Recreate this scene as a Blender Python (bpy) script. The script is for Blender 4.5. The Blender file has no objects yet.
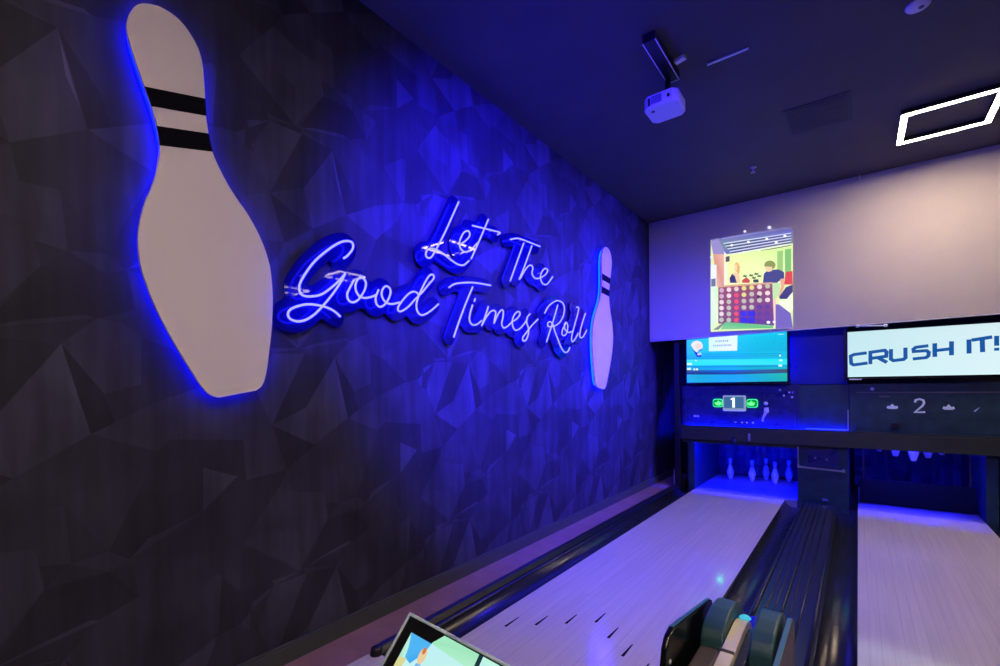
# A two lane bowling room at night: dark faceted wallpaper with a blue neon script and two
# back-lit pin signs, a pair of short lanes, screens and pinsetters at the far end.
import bpy, bmesh, math, random
import numpy as np
from mathutils import Vector, Matrix
from mathutils.geometry import delaunay_2d_cdt

scene = bpy.context.scene
C = scene.collection
random.seed(7)

# ------------------------------------------------------------------ helpers
def s2l(v):
    v = v / 255.0
    return v / 12.92 if v <= 0.04045 else ((v + 0.055) / 1.055) ** 2.4

def rgb(r, g, b):
    return (s2l(r), s2l(g), s2l(b), 1.0)

def mat(name, col, rough=0.5, metal=0.0, emit=None, strength=1.0, coat=0.0, spec=0.5, noise=0.0, nscale=20.0, trans=0.0):
    m = bpy.data.materials.new(name)
    m.use_nodes = True
    nt = m.node_tree
    b = nt.nodes['Principled BSDF']
    c = tuple(col) if len(col) == 4 else tuple(col) + (1.0,)
    b.inputs['Base Color'].default_value = c
    b.inputs['Roughness'].default_value = rough
    b.inputs['Metallic'].default_value = metal
    b.inputs['Specular IOR Level'].default_value = spec
    b.inputs['Coat Weight'].default_value = coat
    b.inputs['Coat Roughness'].default_value = 0.05
    b.inputs['Transmission Weight'].default_value = trans
    if emit is not None:
        e = tuple(emit) if len(emit) == 4 else tuple(emit) + (1.0,)
        b.inputs['Emission Color'].default_value = e
        b.inputs['Emission Strength'].default_value = strength
    if noise > 0:
        tc = nt.nodes.new('ShaderNodeTexCoord')
        n = nt.nodes.new('ShaderNodeTexNoise')
        n.inputs['Scale'].default_value = nscale
        n.inputs['Detail'].default_value = 4.0
        mr = nt.nodes.new('ShaderNodeMapRange')
        mr.inputs['From Min'].default_value = 0.3
        mr.inputs['From Max'].default_value = 0.7
        mr.inputs['To Min'].default_value = 1.0 - noise
        mr.inputs['To Max'].default_value = 1.0 + noise
        mx = nt.nodes.new('ShaderNodeMix')
        mx.data_type = 'RGBA'
        mx.blend_type = 'MULTIPLY'
        mx.inputs['Factor'].default_value = 1.0
        mx.inputs[6].default_value = c
        nt.links.new(tc.outputs['Object'], n.inputs['Vector'])
        nt.links.new(n.outputs['Fac'], mr.inputs['Value'])
        nt.links.new(mr.outputs['Result'], mx.inputs[7])
        nt.links.new(mx.outputs[2], b.inputs['Base Color'])
        mr2 = nt.nodes.new('ShaderNodeMapRange')
        mr2.inputs['To Min'].default_value = max(0.02, rough - 0.08)
        mr2.inputs['To Max'].default_value = min(1.0, rough + 0.08)
        nt.links.new(n.outputs['Fac'], mr2.inputs['Value'])
        nt.links.new(mr2.outputs['Result'], b.inputs['Roughness'])
    return m

WORLD = {}          # object name -> world location of its origin (for children built in world coordinates)

def origin_of(o):
    v = Vector((0, 0, 0))
    while o is not None:
        v = v + o.location
        o = o.parent
    return v

class MB:
    """collects shapes in world coordinates; build() links them as one mesh object"""
    def __init__(self):
        self.bm = bmesh.new()
        self.mi = 0

    def face(self, pts):
        f = self.bm.faces.new([self.bm.verts.new(p) for p in pts])
        f.material_index = self.mi
        return f

    def box(self, x0, x1, y0, y1, z0, z1, bev=0.0, seg=2):
        b = bmesh.new()
        bmesh.ops.create_cube(b, size=1.0)
        for v in b.verts:
            v.co = Vector(((x0 + x1) / 2 + v.co.x * (x1 - x0), (y0 + y1) / 2 + v.co.y * (y1 - y0), (z0 + z1) / 2 + v.co.z * (z1 - z0)))
        if bev > 0:
            bmesh.ops.bevel(b, geom=list(b.edges), offset=bev, segments=seg, profile=0.5, affect='EDGES')
        self.merge(b)

    def merge(self, b, M=None):
        if M is not None:
            bmesh.ops.transform(b, matrix=M, verts=list(b.verts))
        mp = {v: self.bm.verts.new(v.co) for v in b.verts}
        for f in b.faces:
            try:
                nf = self.bm.faces.new([mp[v] for v in f.verts])
                nf.material_index = self.mi
                nf.smooth = f.smooth
            except ValueError:
                pass
        b.free()

    def prism(self, pts, d, bev=0.0, seg=2):
        """polygon pts (3D, planar) swept along vector d"""
        d = Vector(d)
        b = bmesh.new()
        lo = [b.verts.new(Vector(p)) for p in pts]
        hi = [b.verts.new(Vector(p) + d) for p in pts]
        n = len(pts)
        b.faces.new(lo)
        b.faces.new(list(reversed(hi)))
        for i in range(n):
            b.faces.new([lo[i], hi[i], hi[(i + 1) % n], lo[(i + 1) % n]])
        bmesh.ops.recalc_face_normals(b, faces=list(b.faces))
        if bev > 0:
            bmesh.ops.bevel(b, geom=list(b.edges), offset=bev, segments=seg, profile=0.5, affect='EDGES')
        self.merge(b)

    def tube(self, pts, r, n=8, cap=True):
        pts = [Vector(p) for p in pts]
        rings = []
        t0 = (pts[1] - pts[0]).normalized()
        ref = Vector((1, 0, 0)) if abs(t0.x) < 0.9 else Vector((0, 0, 1))
        u = t0.cross(ref).normalized()
        for i, p in enumerate(pts):
            if i == 0: t = pts[1] - pts[0]
            elif i == len(pts) - 1: t = pts[-1] - pts[-2]
            else: t = pts[i + 1] - pts[i - 1]
            if t.length < 1e-9: t = t0
            t = t.normalized()
            u = (u - t * u.dot(t))
            if u.length < 1e-6: u = t.cross(Vector((0, 1, 0)))
            u = u.normalized()
            w = t.cross(u)
            rings.append([self.bm.verts.new(p + (u * math.cos(2 * math.pi * k / n) + w * math.sin(2 * math.pi * k / n)) * r) for k in range(n)])
            t0 = t
        for a, b in zip(rings, rings[1:]):
            for k in range(n):
                f = self.bm.faces.new([a[k], a[(k + 1) % n], b[(k + 1) % n], b[k]])
                f.smooth = True
                f.material_index = self.mi
        if cap:
            for f in (self.bm.faces.new(list(reversed(rings[0]))), self.bm.faces.new(rings[-1])):
                f.material_index = self.mi

    def lathe(self, prof, c, n=24, axis='z'):
        """prof: (radius, height) pairs"""
        rings = []
        for r, h in prof:
            ring = []
            for k in range(n):
                a = 2 * math.pi * k / n
                if axis == 'z': p = Vector((r * math.cos(a), r * math.sin(a), h))
                elif axis == 'y': p = Vector((r * math.cos(a), h, r * math.sin(a)))
                else: p = Vector((h, r * math.cos(a), r * math.sin(a)))
                ring.append(self.bm.verts.new(Vector(c) + p))
            rings.append(ring)
        for a, b in zip(rings, rings[1:]):
            for k in range(n):
                f = self.bm.faces.new([a[k], a[(k + 1) % n], b[(k + 1) % n], b[k]])
                f.smooth = True
                f.material_index = self.mi
        for ring, (r, h) in ((rings[0], prof[0]), (rings[-1], prof[-1])):
            if r > 1e-4:
                f = self.bm.faces.new(ring)
                f.material_index = self.mi

    def build(self, name, mats, parent=None, loc=None, recalc=True):
        if recalc:
            bmesh.ops.recalc_face_normals(self.bm, faces=list(self.bm.faces))
        base = origin_of(parent) if parent is not None else Vector(loc) if loc is not None else Vector((0, 0, 0))
        if base.length > 0:
            bmesh.ops.translate(self.bm, verts=list(self.bm.verts), vec=-base)
        me = bpy.data.meshes.new(name)
        self.bm.to_mesh(me)
        self.bm.free()
        for m in (mats if isinstance(mats, (list, tuple)) else [mats]):
            me.materials.append(m)
        o = bpy.data.objects.new(name, me)
        C.objects.link(o)
        if parent is not None:
            o.parent = parent
        elif loc is not None:
            o.location = loc
        return o

def thing(name, label, cat, loc=(0, 0, 0), group=None):
    o = bpy.data.objects.new(name, None)
    o.empty_display_size = 0.1
    C.objects.link(o)
    o.location = loc
    return tag(o, label, cat, group)

def tag(o, label, cat, group=None):
    o['label'] = label
    o['category'] = cat
    if group:
        o['group'] = group
    return o

def struct(o):
    o['kind'] = 'structure'
    return o

def dup(root, loc, label=None):
    r = root.copy(); C.objects.link(r); r.location = loc
    if label: r['label'] = label
    for ch in list(root.children):
        c = ch.copy(); C.objects.link(c); c.parent = r
        for g in list(ch.children):
            d = g.copy(); C.objects.link(d); d.parent = c
    return r

def catmull(pts, per=6):
    P = [Vector(p) for p in pts]
    if len(P) < 3:
        return P
    P = [P[0] * 2 - P[1]] + P + [P[-1] * 2 - P[-2]]
    out = []
    for i in range(1, len(P) - 2):
        for k in range(per):
            t = k / per
            a, b, c, d = P[i - 1], P[i], P[i + 1], P[i + 2]
            out.append(0.5 * ((2 * b) + (c - a) * t + (2 * a - 5 * b + 4 * c - d) * t * t + (3 * b - a - 3 * c + d) * t ** 3))
    out.append(P[-2])
    return out

def ribbon(mb, pts, w, yplane, th=0.002):
    """flat lettering stroke in a plane y = const: mitred polyline of (x, z)"""
    P = [Vector((x, z)) for x, z in pts]
    n = len(P)
    L, R = [], []
    for i in range(n):
        d0 = (P[i] - P[i - 1]).normalized() if i > 0 else None
        d1 = (P[i + 1] - P[i]).normalized() if i < n - 1 else None
        d0 = d0 or d1; d1 = d1 or d0
        n0 = Vector((-d0.y, d0.x)); n1 = Vector((-d1.y, d1.x))
        m = (n0 + n1)
        m = m.normalized() if m.length > 1e-6 else n0
        k = min(1.6, 1.0 / max(0.3, m.dot(n0)))
        L.append(P[i] + m * (w / 2 * k)); R.append(P[i] - m * (w / 2 * k))
    for i in range(n - 1):
        mb.prism([(q.x, yplane, q.y) for q in (L[i], L[i + 1], R[i + 1], R[i])], (0, -th, 0))

# ------------------------------------------------------------------ room dimensions (metres; lane surface at z = 0)
WX, RX = -2.45, 7.6           # left and right walls
BY, FY = 8.7, -5.0            # pit wall and wall behind the bowlers
CZ = 3.88                     # ceiling
FOUL = 1.63                   # where the gutters start
END = 6.9                     # end of the lane boards, start of the pin deck
L1 = (-1.855, -0.753)         # lane 1 edges
L2 = (-0.012, 1.050)          # lane 2 edges

# light levels
E_NEON, E_HALO, E_LED, E_DECK1, E_DECK2, E_COVER, E_WASH, E_LANE = 60.0, 36.0, 138.0, 1400.0, 600.0, 190.0, 6200.0, 850.0

# ------------------------------------------------------------------ materials
M = {}
M['ceiling'] = mat('ceiling_black_paint', (0.055, 0.055, 0.062), 0.75, noise=0.15, nscale=3)
M['dark_wall'] = mat('dark_wall_paint', (0.02, 0.021, 0.028), 0.6, noise=0.15, nscale=4)
M['navy_panel'] = mat('navy_gloss_panel', (0.018, 0.024, 0.10), 0.28, noise=0.2, nscale=5)
M['machine'] = mat('machine_dark_blue', (0.015, 0.045, 0.060), 0.35, noise=0.3, nscale=9)
M['black_matt'] = mat('black_matt', (0.008, 0.012, 0.014), 0.8, spec=0.1)
M['black'] = mat('black_satin', (0.010, 0.010, 0.012), 0.4)
M['black_gloss'] = mat('black_gloss', (0.008, 0.009, 0.013), 0.16)
M['gutter'] = mat('gutter_black_plastic', (0.020, 0.024, 0.032), 0.27)
M['capping'] = mat('capping_black_plastic', (0.010, 0.011, 0.016), 0.3)
M['carpet'] = mat('dark_carpet', (0.03, 0.03, 0.04), 0.95, noise=0.3, nscale=60)
M['ledge'] = mat('ledge_brown_board', (0.30, 0.16, 0.17), 0.55, noise=0.15, nscale=6)
M['baseboard'] = mat('baseboard_black', (0.060, 0.072, 0.085), 0.4, noise=0.1, nscale=10)
M['pin_face'] = mat('white_acrylic_face', (0.88, 0.82, 0.98), 0.5)
M['stripe'] = mat('black_vinyl', (0.004, 0.004, 0.010), 0.8, spec=0.1)
M['halo'] = mat('blue_led_halo', (0.02, 0.05, 0.3), 0.5, emit=(0.0, 0.0006, 1.0), strength=E_HALO)
M['halo_cyan'] = mat('cyan_blue_led_halo', (0.02, 0.05, 0.3), 0.5, emit=(0.0, 0.0045, 1.0), strength=60.0)
M['added_led'] = mat('added_led_blue', (0.02, 0.02, 0.3), 0.5, emit=(0.0, 0.006, 1.0), strength=70.0)
M['cool_metal'] = mat('cool_silver_frame', (0.55, 0.70, 0.88), 0.35)
M['cover_led'] = mat('cover_led_blue', (0.02, 0.02, 0.3), 0.5, emit=(0.0, 0.004, 1.0), strength=E_COVER)
M['neon'] = mat('blue_neon_tube', (0.2, 0.2, 0.6), 0.4, emit=(0.0075, 0.0075, 1.0), strength=E_NEON)
M['acrylic'] = mat('dark_blue_acrylic', (0.005, 0.005, 0.045), 0.03, spec=0.10)
M['steel'] = mat('brushed_steel', (0.45, 0.47, 0.52), 0.35, metal=0.9)
M['silver'] = mat('silver_plastic', (0.80, 0.83, 0.86), 0.35)
M['white'] = mat('white_plastic', (0.72, 0.72, 0.74), 0.4)
M['grey'] = mat('grey_plastic', (0.10, 0.10, 0.13), 0.45)
M['led'] = mat('warm_white_led', (0.9, 0.85, 0.75), 0.5, emit=(1.0, 0.76, 0.52), strength=E_LED)
M['screen_cloth'] = mat('screen_cloth', (0.50, 0.475, 0.455), 0.85, noise=0.03, nscale=2)
M['deck'] = mat('pin_deck_grey', (0.20, 0.20, 0.36), 0.35)
M['pin'] = mat('pin_white', (0.75, 0.75, 0.78), 0.3)
M['red'] = mat('pin_red_stripe', (0.45, 0.02, 0.03), 0.35)
M['deck_led'] = mat('deck_led_blue', (0.02, 0.02, 0.3), 0.5, emit=(0.0, 0.004, 1.0), strength=E_DECK1)
M['deck_led_dim'] = mat('deck_led_blue_dim', (0.02, 0.02, 0.3), 0.5, emit=(0.01, 0.01, 1.0), strength=E_DECK2)
M['teal'] = mat('return_hood_plastic', (0.03, 0.10, 0.125), 0.4, noise=0.08, nscale=8)
M['teal_rim'] = mat('fin_rim_light', (0.06, 0.22, 0.30), 0.3)
M['brown_grey'] = mat('return_cover_grey', (0.085, 0.07, 0.085), 0.5, noise=0.1, nscale=12)
M['cream'] = mat('return_belt_cream', (0.85, 0.79, 0.62), 0.3)
M['cord'] = mat('pin_cord', (0.05, 0.05, 0.06), 0.8)

def emitc(name, r, g, b, k=1.0, rough=0.25):
    c = rgb(r, g, b)
    return mat(name, (0.01, 0.01, 0.012), rough, emit=c, strength=k)

# lane boards: narrow maple strips running down the lane, dark joints
def lane_mat():
    m = bpy.data.materials.new('lane_maple_boards')
    m.use_nodes = True
    nt = m.node_tree
    b = nt.nodes['Principled BSDF']
    tc = nt.nodes.new('ShaderNodeTexCoord')
    sp = nt.nodes.new('ShaderNodeSeparateXYZ')
    cb = nt.nodes.new('ShaderNodeCombineXYZ')
    nt.links.new(tc.outputs['Object'], sp.inputs[0])
    nt.links.new(sp.outputs['Y'], cb.inputs['X'])
    nt.links.new(sp.outputs['X'], cb.inputs['Y'])
    br = nt.nodes.new('ShaderNodeTexBrick')
    br.offset = 0.37
    br.offset_frequency = 2
    br.inputs['Scale'].default_value = 1.0
    br.inputs['Color1'].default_value = (0.74, 0.675, 0.635, 1)
    br.inputs['Color2'].default_value = (0.70, 0.635, 0.60, 1)
    br.inputs['Mortar'].default_value = (0.54, 0.485, 0.465, 1)
    br.inputs['Mortar Size'].default_value = 0.0011
    br.inputs['Mortar Smooth'].default_value = 0.4
    br.inputs['Brick Width'].default_value = 1.35
    br.inputs['Row Height'].default_value = 0.053
    nt.links.new(cb.outputs[0], br.inputs['Vector'])
    mp = nt.nodes.new('ShaderNodeMapping')
    mp.inputs['Scale'].default_value = (55.0, 1.3, 1.0)
    nt.links.new(tc.outputs['Object'], mp.inputs['Vector'])
    n = nt.nodes.new('ShaderNodeTexNoise')
    n.inputs['Scale'].default_value = 1.0
    n.inputs['Detail'].default_value = 5.0
    nt.links.new(mp.outputs[0], n.inputs['Vector'])
    mr = nt.nodes.new('ShaderNodeMapRange')
    mr.inputs['From Min'].default_value = 0.3
    mr.inputs['From Max'].default_value = 0.7
    mr.inputs['To Min'].default_value = 0.93
    mr.inputs['To Max'].default_value = 1.04
    nt.links.new(n.outputs['Fac'], mr.inputs['Value'])
    mx = nt.nodes.new('ShaderNodeMix')
    mx.data_type = 'RGBA'
    mx.blend_type = 'MULTIPLY'
    mx.inputs['Factor'].default_value = 1.0
    nt.links.new(br.outputs['Color'], mx.inputs[6])
    nt.links.new(mr.outputs['Result'], mx.inputs[7])
    nt.links.new(mx.outputs[2], b.inputs['Base Color'])
    b.inputs['Roughness'].default_value = 0.15
    b.inputs['Specular IOR Level'].default_value = 0.5
    b.inputs['Coat Weight'].default_value = 0.6
    b.inputs['Coat Roughness'].default_value = 0.06
    return m
M['lane'] = lane_mat()

# wallpaper: printed facets (tone per facet in a colour attribute) with brushed vertical smudges
def wallpaper_mat():
    m = bpy.data.materials.new('faceted_wallpaper')
    m.use_nodes = True
    nt = m.node_tree
    b = nt.nodes['Principled BSDF']
    at = nt.nodes.new('ShaderNodeAttribute')
    at.attribute_name = 'tone'
    tc = nt.nodes.new('ShaderNodeTexCoord')
    mp = nt.nodes.new('ShaderNodeMapping')
    mp.inputs['Scale'].default_value = (1.0, 14.0, 1.6)
    nt.links.new(tc.outputs['Object'], mp.inputs['Vector'])
    n = nt.nodes.new('ShaderNodeTexNoise')
    n.inputs['Scale'].default_value = 1.0
    n.inputs['Detail'].default_value = 4.0
    nt.links.new(mp.outputs[0], n.inputs['Vector'])
    mr = nt.nodes.new('ShaderNodeMapRange')
    mr.inputs['From Min'].default_value = 0.3
    mr.inputs['From Max'].default_value = 0.7
    mr.inputs['To Min'].default_value = 0.72
    mr.inputs['To Max'].default_value = 1.28
    nt.links.new(n.outputs['Fac'], mr.inputs['Value'])
    n2 = nt.nodes.new('ShaderNodeTexNoise')
    n2.inputs['Scale'].default_value = 3.2
    n2.inputs['Detail'].default_value = 6.0
    nt.links.new(tc.outputs['Object'], n2.inputs['Vector'])
    mr2 = nt.nodes.new('ShaderNodeMapRange')
    mr2.inputs['From Min'].default_value = 0.3
    mr2.inputs['From Max'].default_value = 0.7
    mr2.inputs['To Min'].default_value = 0.75
    mr2.inputs['To Max'].default_value = 1.25
    nt.links.new(n2.outputs['Fac'], mr2.inputs['Value'])
    m1 = nt.nodes.new('ShaderNodeMath'); m1.operation = 'MULTIPLY'
    nt.links.new(mr.outputs['Result'], m1.inputs[0])
    nt.links.new(mr2.outputs['Result'], m1.inputs[1])
    mx = nt.nodes.new('ShaderNodeMix')
    mx.data_type = 'RGBA'
    mx.blend_type = 'MULTIPLY'
    mx.inputs['Factor'].default_value = 1.0
    nt.links.new(at.outputs['Color'], mx.inputs[6])
    nt.links.new(m1.outputs[0], mx.inputs[7])
    nt.links.new(mx.outputs[2], b.inputs['Base Color'])
    b.inputs['Roughness'].default_value = 0.62
    b.inputs['Specular IOR Level'].default_value = 0.3
    return m
M['wallpaper'] = wallpaper_mat()

# ------------------------------------------------------------------ the setting
# one repeat of the wallpaper print: facets as (tone, outline in metres along the wall and up it)
PY, PZ = 1.192, 1.2255
FACETS = [
    (0.30, [(1.402,1.661),(1.593,1.649),(1.498,1.502),(1.408,1.362),(1.218,1.276)]),
    (0.75, [(1.218,1.276),(1.408,1.362),(1.459,1.148)]),
    (0.95, [(1.408,1.362),(1.498,1.502),(1.593,1.649),(1.678,1.29),(1.459,1.148)]),
    (1.40, [(1.595,1.623),(1.626,1.492),(1.655,1.367),(1.614,1.473)]),
    (0.22, [(1.593,1.649),(1.721,1.453),(1.757,1.324),(1.678,1.29)]),
    (0.60, [(1.593,1.649),(1.776,1.752),(1.848,1.696),(1.846,1.493),(1.721,1.453)]),
    (0.40, [(1.721,1.453),(1.846,1.493),(1.848,1.696),(1.961,1.65),(2.137,1.506),(1.894,1.41),(1.678,1.29),(1.757,1.324)]),
    (0.62, [(1.962,1.692),(2.16,1.824),(2.14,1.515),(2.116,1.52)]),
    (0.25, [(2.163,1.824),(2.313,1.882),(2.414,1.655),(2.243,1.524),(2.14,1.506)]),
    (0.85, [(2.414,1.655),(2.243,1.524),(2.281,1.47),(2.295,1.607)]),
    (0.82, [(2.414,1.655),(2.594,1.661),(2.41,1.276),(2.331,1.458)]),
    (0.30, [(2.296,1.618),(2.319,1.493),(2.331,1.458),(2.284,1.447)]),
    (0.78, [(1.678,1.29),(1.894,1.41),(2.137,1.506),(2.079,1.363),(1.95,1.244),(1.904,1.195)]),
    (0.56, [(2.137,1.506),(2.243,1.524),(2.281,1.47),(2.331,1.458),(2.41,1.276),(2.296,1.21),(1.95,1.244),(2.079,1.363)]),
    (0.28, [(1.95,1.244),(2.296,1.21),(2.301,1.015),(2.233,1.034),(2.082,1.1),(1.968,1.137),(1.904,1.195)]),
    (0.90, [(2.082,1.1),(2.233,1.034),(2.08,0.895)]),
    (0.30, [(1.904,1.193),(1.968,1.137),(2.082,1.1),(2.08,0.895),(1.862,0.82),(1.8,0.75),(1.73,0.804),(1.828,1.019)]),
    (0.80, [(2.08,0.895),(1.8,0.75),(1.862,0.82)]),
    (0.42, [(2.08,0.895),(2.233,1.034),(2.301,1.015),(2.297,0.696),(1.911,0.728),(1.8,0.75)]),
    (0.45, [(1.459,1.148),(1.678,1.29),(1.904,1.193),(1.828,1.019),(1.73,0.804),(1.596,1.019),(1.482,1.016)]),
    (0.68, [(1.459,1.148),(1.482,1.016),(1.596,1.019),(1.615,0.788),(1.412,0.828),(1.293,1.026)]),
    (0.24, [(1.218,1.276),(1.459,1.148),(1.293,1.033)]),
    (0.60, [(1.218,1.276),(1.293,1.033),(1.085,1.008),(1.071,1.211)]),
    (0.35, [(1.293,1.033),(1.257,0.945),(1.197,0.863),(1.053,0.901),(1.054,1.005),(1.085,1.008)]),
    (0.75, [(1.246,0.941),(1.109,0.751),(1.07,0.69),(1.364,0.467),(1.538,0.715),(1.514,0.87),(1.368,0.897)]),
    (0.58, [(1.159,0.728),(1.366,0.687),(1.364,0.478),(1.07,0.69)]),
    (0.25, [(1.538,0.715),(1.729,0.721),(1.831,0.585),(1.698,0.532),(1.387,0.471)]),
    (0.80, [(1.387,0.465),(1.698,0.53),(1.67,0.545),(1.485,0.504)]),
    (0.28, [(1.07,0.675),(1.364,0.462),(1.048,0.457)]),
    (0.36, [(1.052,0.825),(1.07,0.69),(1.048,0.457),(0.932,0.603),(0.925,0.806)]),
]
def wallpaper():
    pts, edges, index = [], [], {}
    def vid(p):
        k = (round(p[0] / 0.006), round(p[1] / 0.006))
        if k not in index:
            index[k] = len(pts)
            pts.append(Vector(p))
        return index[k]
    y0, y1, z0, z1 = FY, BY, 0.0, CZ
    copies = []
    for i in range(-6, 7):
        for j in range(-2, 4):
            for tone, poly in FACETS:
                q = [(y + i * PY, z + j * PZ) for y, z in poly]
                if max(p[0] for p in q) < y0 - 0.3 or min(p[0] for p in q) > y1 + 0.3: continue
                if max(p[1] for p in q) < z0 - 0.3 or min(p[1] for p in q) > z1 + 0.3: continue
                ids = [vid(p) for p in q]
                for a, b in zip(ids, ids[1:] + ids[:1]):
                    if a != b:
                        edges.append((a, b))
    vs, es, fs, _, _, _ = delaunay_2d_cdt(pts, edges, [], 0, 1e-4)
    def tone_at(c):
        best = None
        for di in (-1, 0, 1):
            for dj in (-1, 0, 1):
                cy = 1.2 + (c[0] - 1.2) % PY + di * PY
                cz = 0.42 + (c[1] - 0.42) % PZ + dj * PZ
                for k, (tone, poly) in enumerate(FACETS):
                    ins = False
                    n = len(poly)
                    for a in range(n):
                        (ya, za), (yb, zb) = poly[a], poly[a - 1]
                        if (za > cz) != (zb > cz) and cy < (yb - ya) * (cz - za) / (zb - za) + ya:
                            ins = not ins
                    if ins and (best is None or k >= best[0]):
                        best = (k, tone)
        if best:
            return best[1]
        h = math.sin(round(((c[0] - 1.2) % PY) * 12) * 12.9898 + round(((c[1] - 0.42) % PZ) * 12) * 78.233) * 43758.5453
        return 0.32 + 0.38 * (h - math.floor(h))
    bm = bmesh.new()
    lay = bm.loops.layers.float_color.new('tone')
    bv = [bm.verts.new((WX, v.x, v.y)) for v in vs]
    for f in fs:
        try:
            fc = bm.faces.new([bv[i] for i in f])
        except ValueError:
            continue
        c = fc.calc_center_median()
        t = tone_at((c.y, c.z))
        for lp in fc.loops:
            # the print fades a little across each facet
            g = t * (1.0 + 0.22 * math.sin(lp.vert.co.y * 5.3 + lp.vert.co.z * 3.1 + t * 20))
            k = 0.013 + 0.045 * g
            lp[lay] = (k * 0.88, k * 0.86, k * 1.75, 1.0)
    for co, no in (((0, y0, 0), (0, -1, 0)), ((0, y1, 0), (0, 1, 0)), ((0, 0, z0), (0, 0, -1)), ((0, 0, z1), (0, 0, 1))):
        bmesh.ops.bisect_plane(bm, geom=list(bm.verts) + list(bm.edges) + list(bm.faces), plane_co=co, plane_no=no, clear_outer=True)
    for f in bm.faces:
        if f.normal.x < 0: f.normal_flip()
    me = bpy.data.meshes.new('wall_left'); bm.to_mesh(me); bm.free()
    me.materials.append(M['wallpaper'])
    o = bpy.data.objects.new('wall_left', me); C.objects.link(o)
    return struct(o)
wallpaper()

b = MB(); b.box(WX - 0.1, RX + 0.1, BY, BY + 0.1, -0.3, CZ + 0.1); struct(b.build('wall_back', M['dark_wall']))
b = MB(); b.box(RX, RX + 0.1, FY - 0.1, BY, -0.3, CZ + 0.1); struct(b.build('wall_right', M['dark_wall']))
b = MB(); b.box(WX - 0.1, RX + 0.1, FY - 0.1, FY, -0.3, CZ + 0.1); struct(b.build('wall_front', M['dark_wall']))
b = MB(); b.box(WX - 0.1, RX + 0.1, FY - 0.1, BY + 0.1, CZ, CZ + 0.1); struct(b.build('ceiling', M['ceiling']))
b = MB(); b.box(WX - 0.1, RX + 0.1, FY - 0.1, BY + 0.1, -0.30, -0.12); struct(b.build('floor', M['carpet']))
b = MB(); b.box(WX, WX + 0.022, FY, 8.05, 0.0, 0.085); b.box(WX, WX + 0.016, FY, 8.05, 0.085, 0.100)
struct(b.build('baseboard_left', M['baseboard']))
# approach floor in front of the lanes
b = MB(); b.box(-2.16, 3.6, -1.4, FOUL - 0.0, -0.12, -0.002); o = struct(b.build('floor_approach', M['lane']))
b = MB(); b.box(-2.449, -2.16, -1.4, 8.05, -0.12, 0.0); tag(b.build('ledge_board', M['ledge']), 'long brown board lying between the dark wall baseboard and the gutter of lane one', 'floor board')

# ------------------------------------------------------------------ lanes
def lane(edges, label):
    x0, x1 = edges
    cx = (x0 + x1) / 2
    t = thing('bowling_lane', label, 'bowling lane', (cx, FOUL, 0))
    b = MB(); b.box(x0, x1, FOUL, END, -0.12, 0.0); b.build('lane_boards', M['lane'], t)
    b = MB(); b.box(x0, x1 + (0.13 if x0 < -1 else 0.0), END + 0.075, 8.42, -0.12, -0.003); b.box(x0, x1, END, END + 0.075, -0.12, -0.003); b.build('pin_deck', M['deck'], t)
    for k in range(7):
        ax = cx - 0.42 + 0.14 * k
        ay = 2.72 - 0.125 * abs(k - 3)
        b = MB()
        b.prism([(ax - 0.009, ay - 0.070, 0.0005), (ax + 0.009, ay - 0.070, 0.0005), (ax + 0.003, ay + 0.075, 0.0005), (ax - 0.003, ay + 0.075, 0.0005)], (0, 0, 0.0006))
        b.build('arrow_mark', M['stripe'], t)
    return t
lane(L1, 'pale bowling lane between the faceted wall and the ball return, lit violet')
lane(L2, 'pale bowling lane under the bright CRUSH IT! screen, to the right of the ball return')

def gutter(x0, x1, label, y0=FOUL, y1=6.97):
    cx, r = (x0 + x1) / 2, (x1 - x0) / 2
    n = 12
    prof = [(cx + r * math.cos(math.pi + math.pi * k / n), -0.004 + 0.085 * math.sin(math.pi + math.pi * k / n)) for k in range(n + 1)]
    out = [(x, z - 0.006) for x, z in reversed(prof)]
    b = MB()
    b.prism([(x, y0, z) for x, z in prof + out], (0, y1 - y0, 0))
    for f in b.bm.faces:
        if abs(f.normal.y) < 0.5: f.smooth = True
    return tag(b.build('gutter', M['gutter']), label, 'gutter')
gutter(-2.085, L1[0] - 0.001, 'black rounded gutter running along the wall side of lane one')
gutter(L1[1] + 0.001, -0.566, 'black gutter between lane one and the ball return capping')
gutter(-0.200, L2[0] - 0.001, 'black gutter between the ball return capping and lane two')
gutter(L2[1] + 0.001, 1.285, 'black gutter on the far side of lane two, by the edge of the view')

# capping rails
b = MB()
b.prism([(-2.158, FOUL - 0.02, -0.1), (-2.158, FOUL - 0.02, 0.02), (-2.150, FOUL - 0.02, 0.034), (-2.130, FOUL - 0.02, 0.042), (-2.108, FOUL - 0.02, 0.034), (-2.087, FOUL - 0.02, 0.005), (-2.087, FOUL - 0.02, -0.1)], (0, 6.95 - FOUL, 0))
b.lathe([(0.0, 0.042), (0.018, 0.040), (0.030, 0.030), (0.036, 0.0), (0.036, -0.1)], (-2.122, FOUL - 0.01, 0), 16)
tag(b.build('capping_rail', M['capping']), 'black rounded capping rail between the brown wall board and the gutter', 'capping rail')
b = MB()
b.box(-0.564, -0.202, 2.45, 6.86, -0.12, 0.004)
for x, h, w in ((-0.545, 0.014, 0.010), (-0.49, 0.008, 0.007), (-0.445, 0.006, 0.006), (-0.400, 0.014, 0.008), (-0.355, 0.006, 0.006), (-0.300, 0.008, 0.007), (-0.222, 0.014, 0.010)):
    b.tube([(x, 2.45, h - w * 0.3), (x, 6.86, h - w * 0.3)], w, 10)
tag(b.build('capping_track', M['gutter']), 'black ribbed capping over the ball return track between the two lanes', 'capping track')
b = MB(); b.box(1.286, 1.55, FOUL, 8.42, -0.12, 0.03, 0.012)
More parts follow.
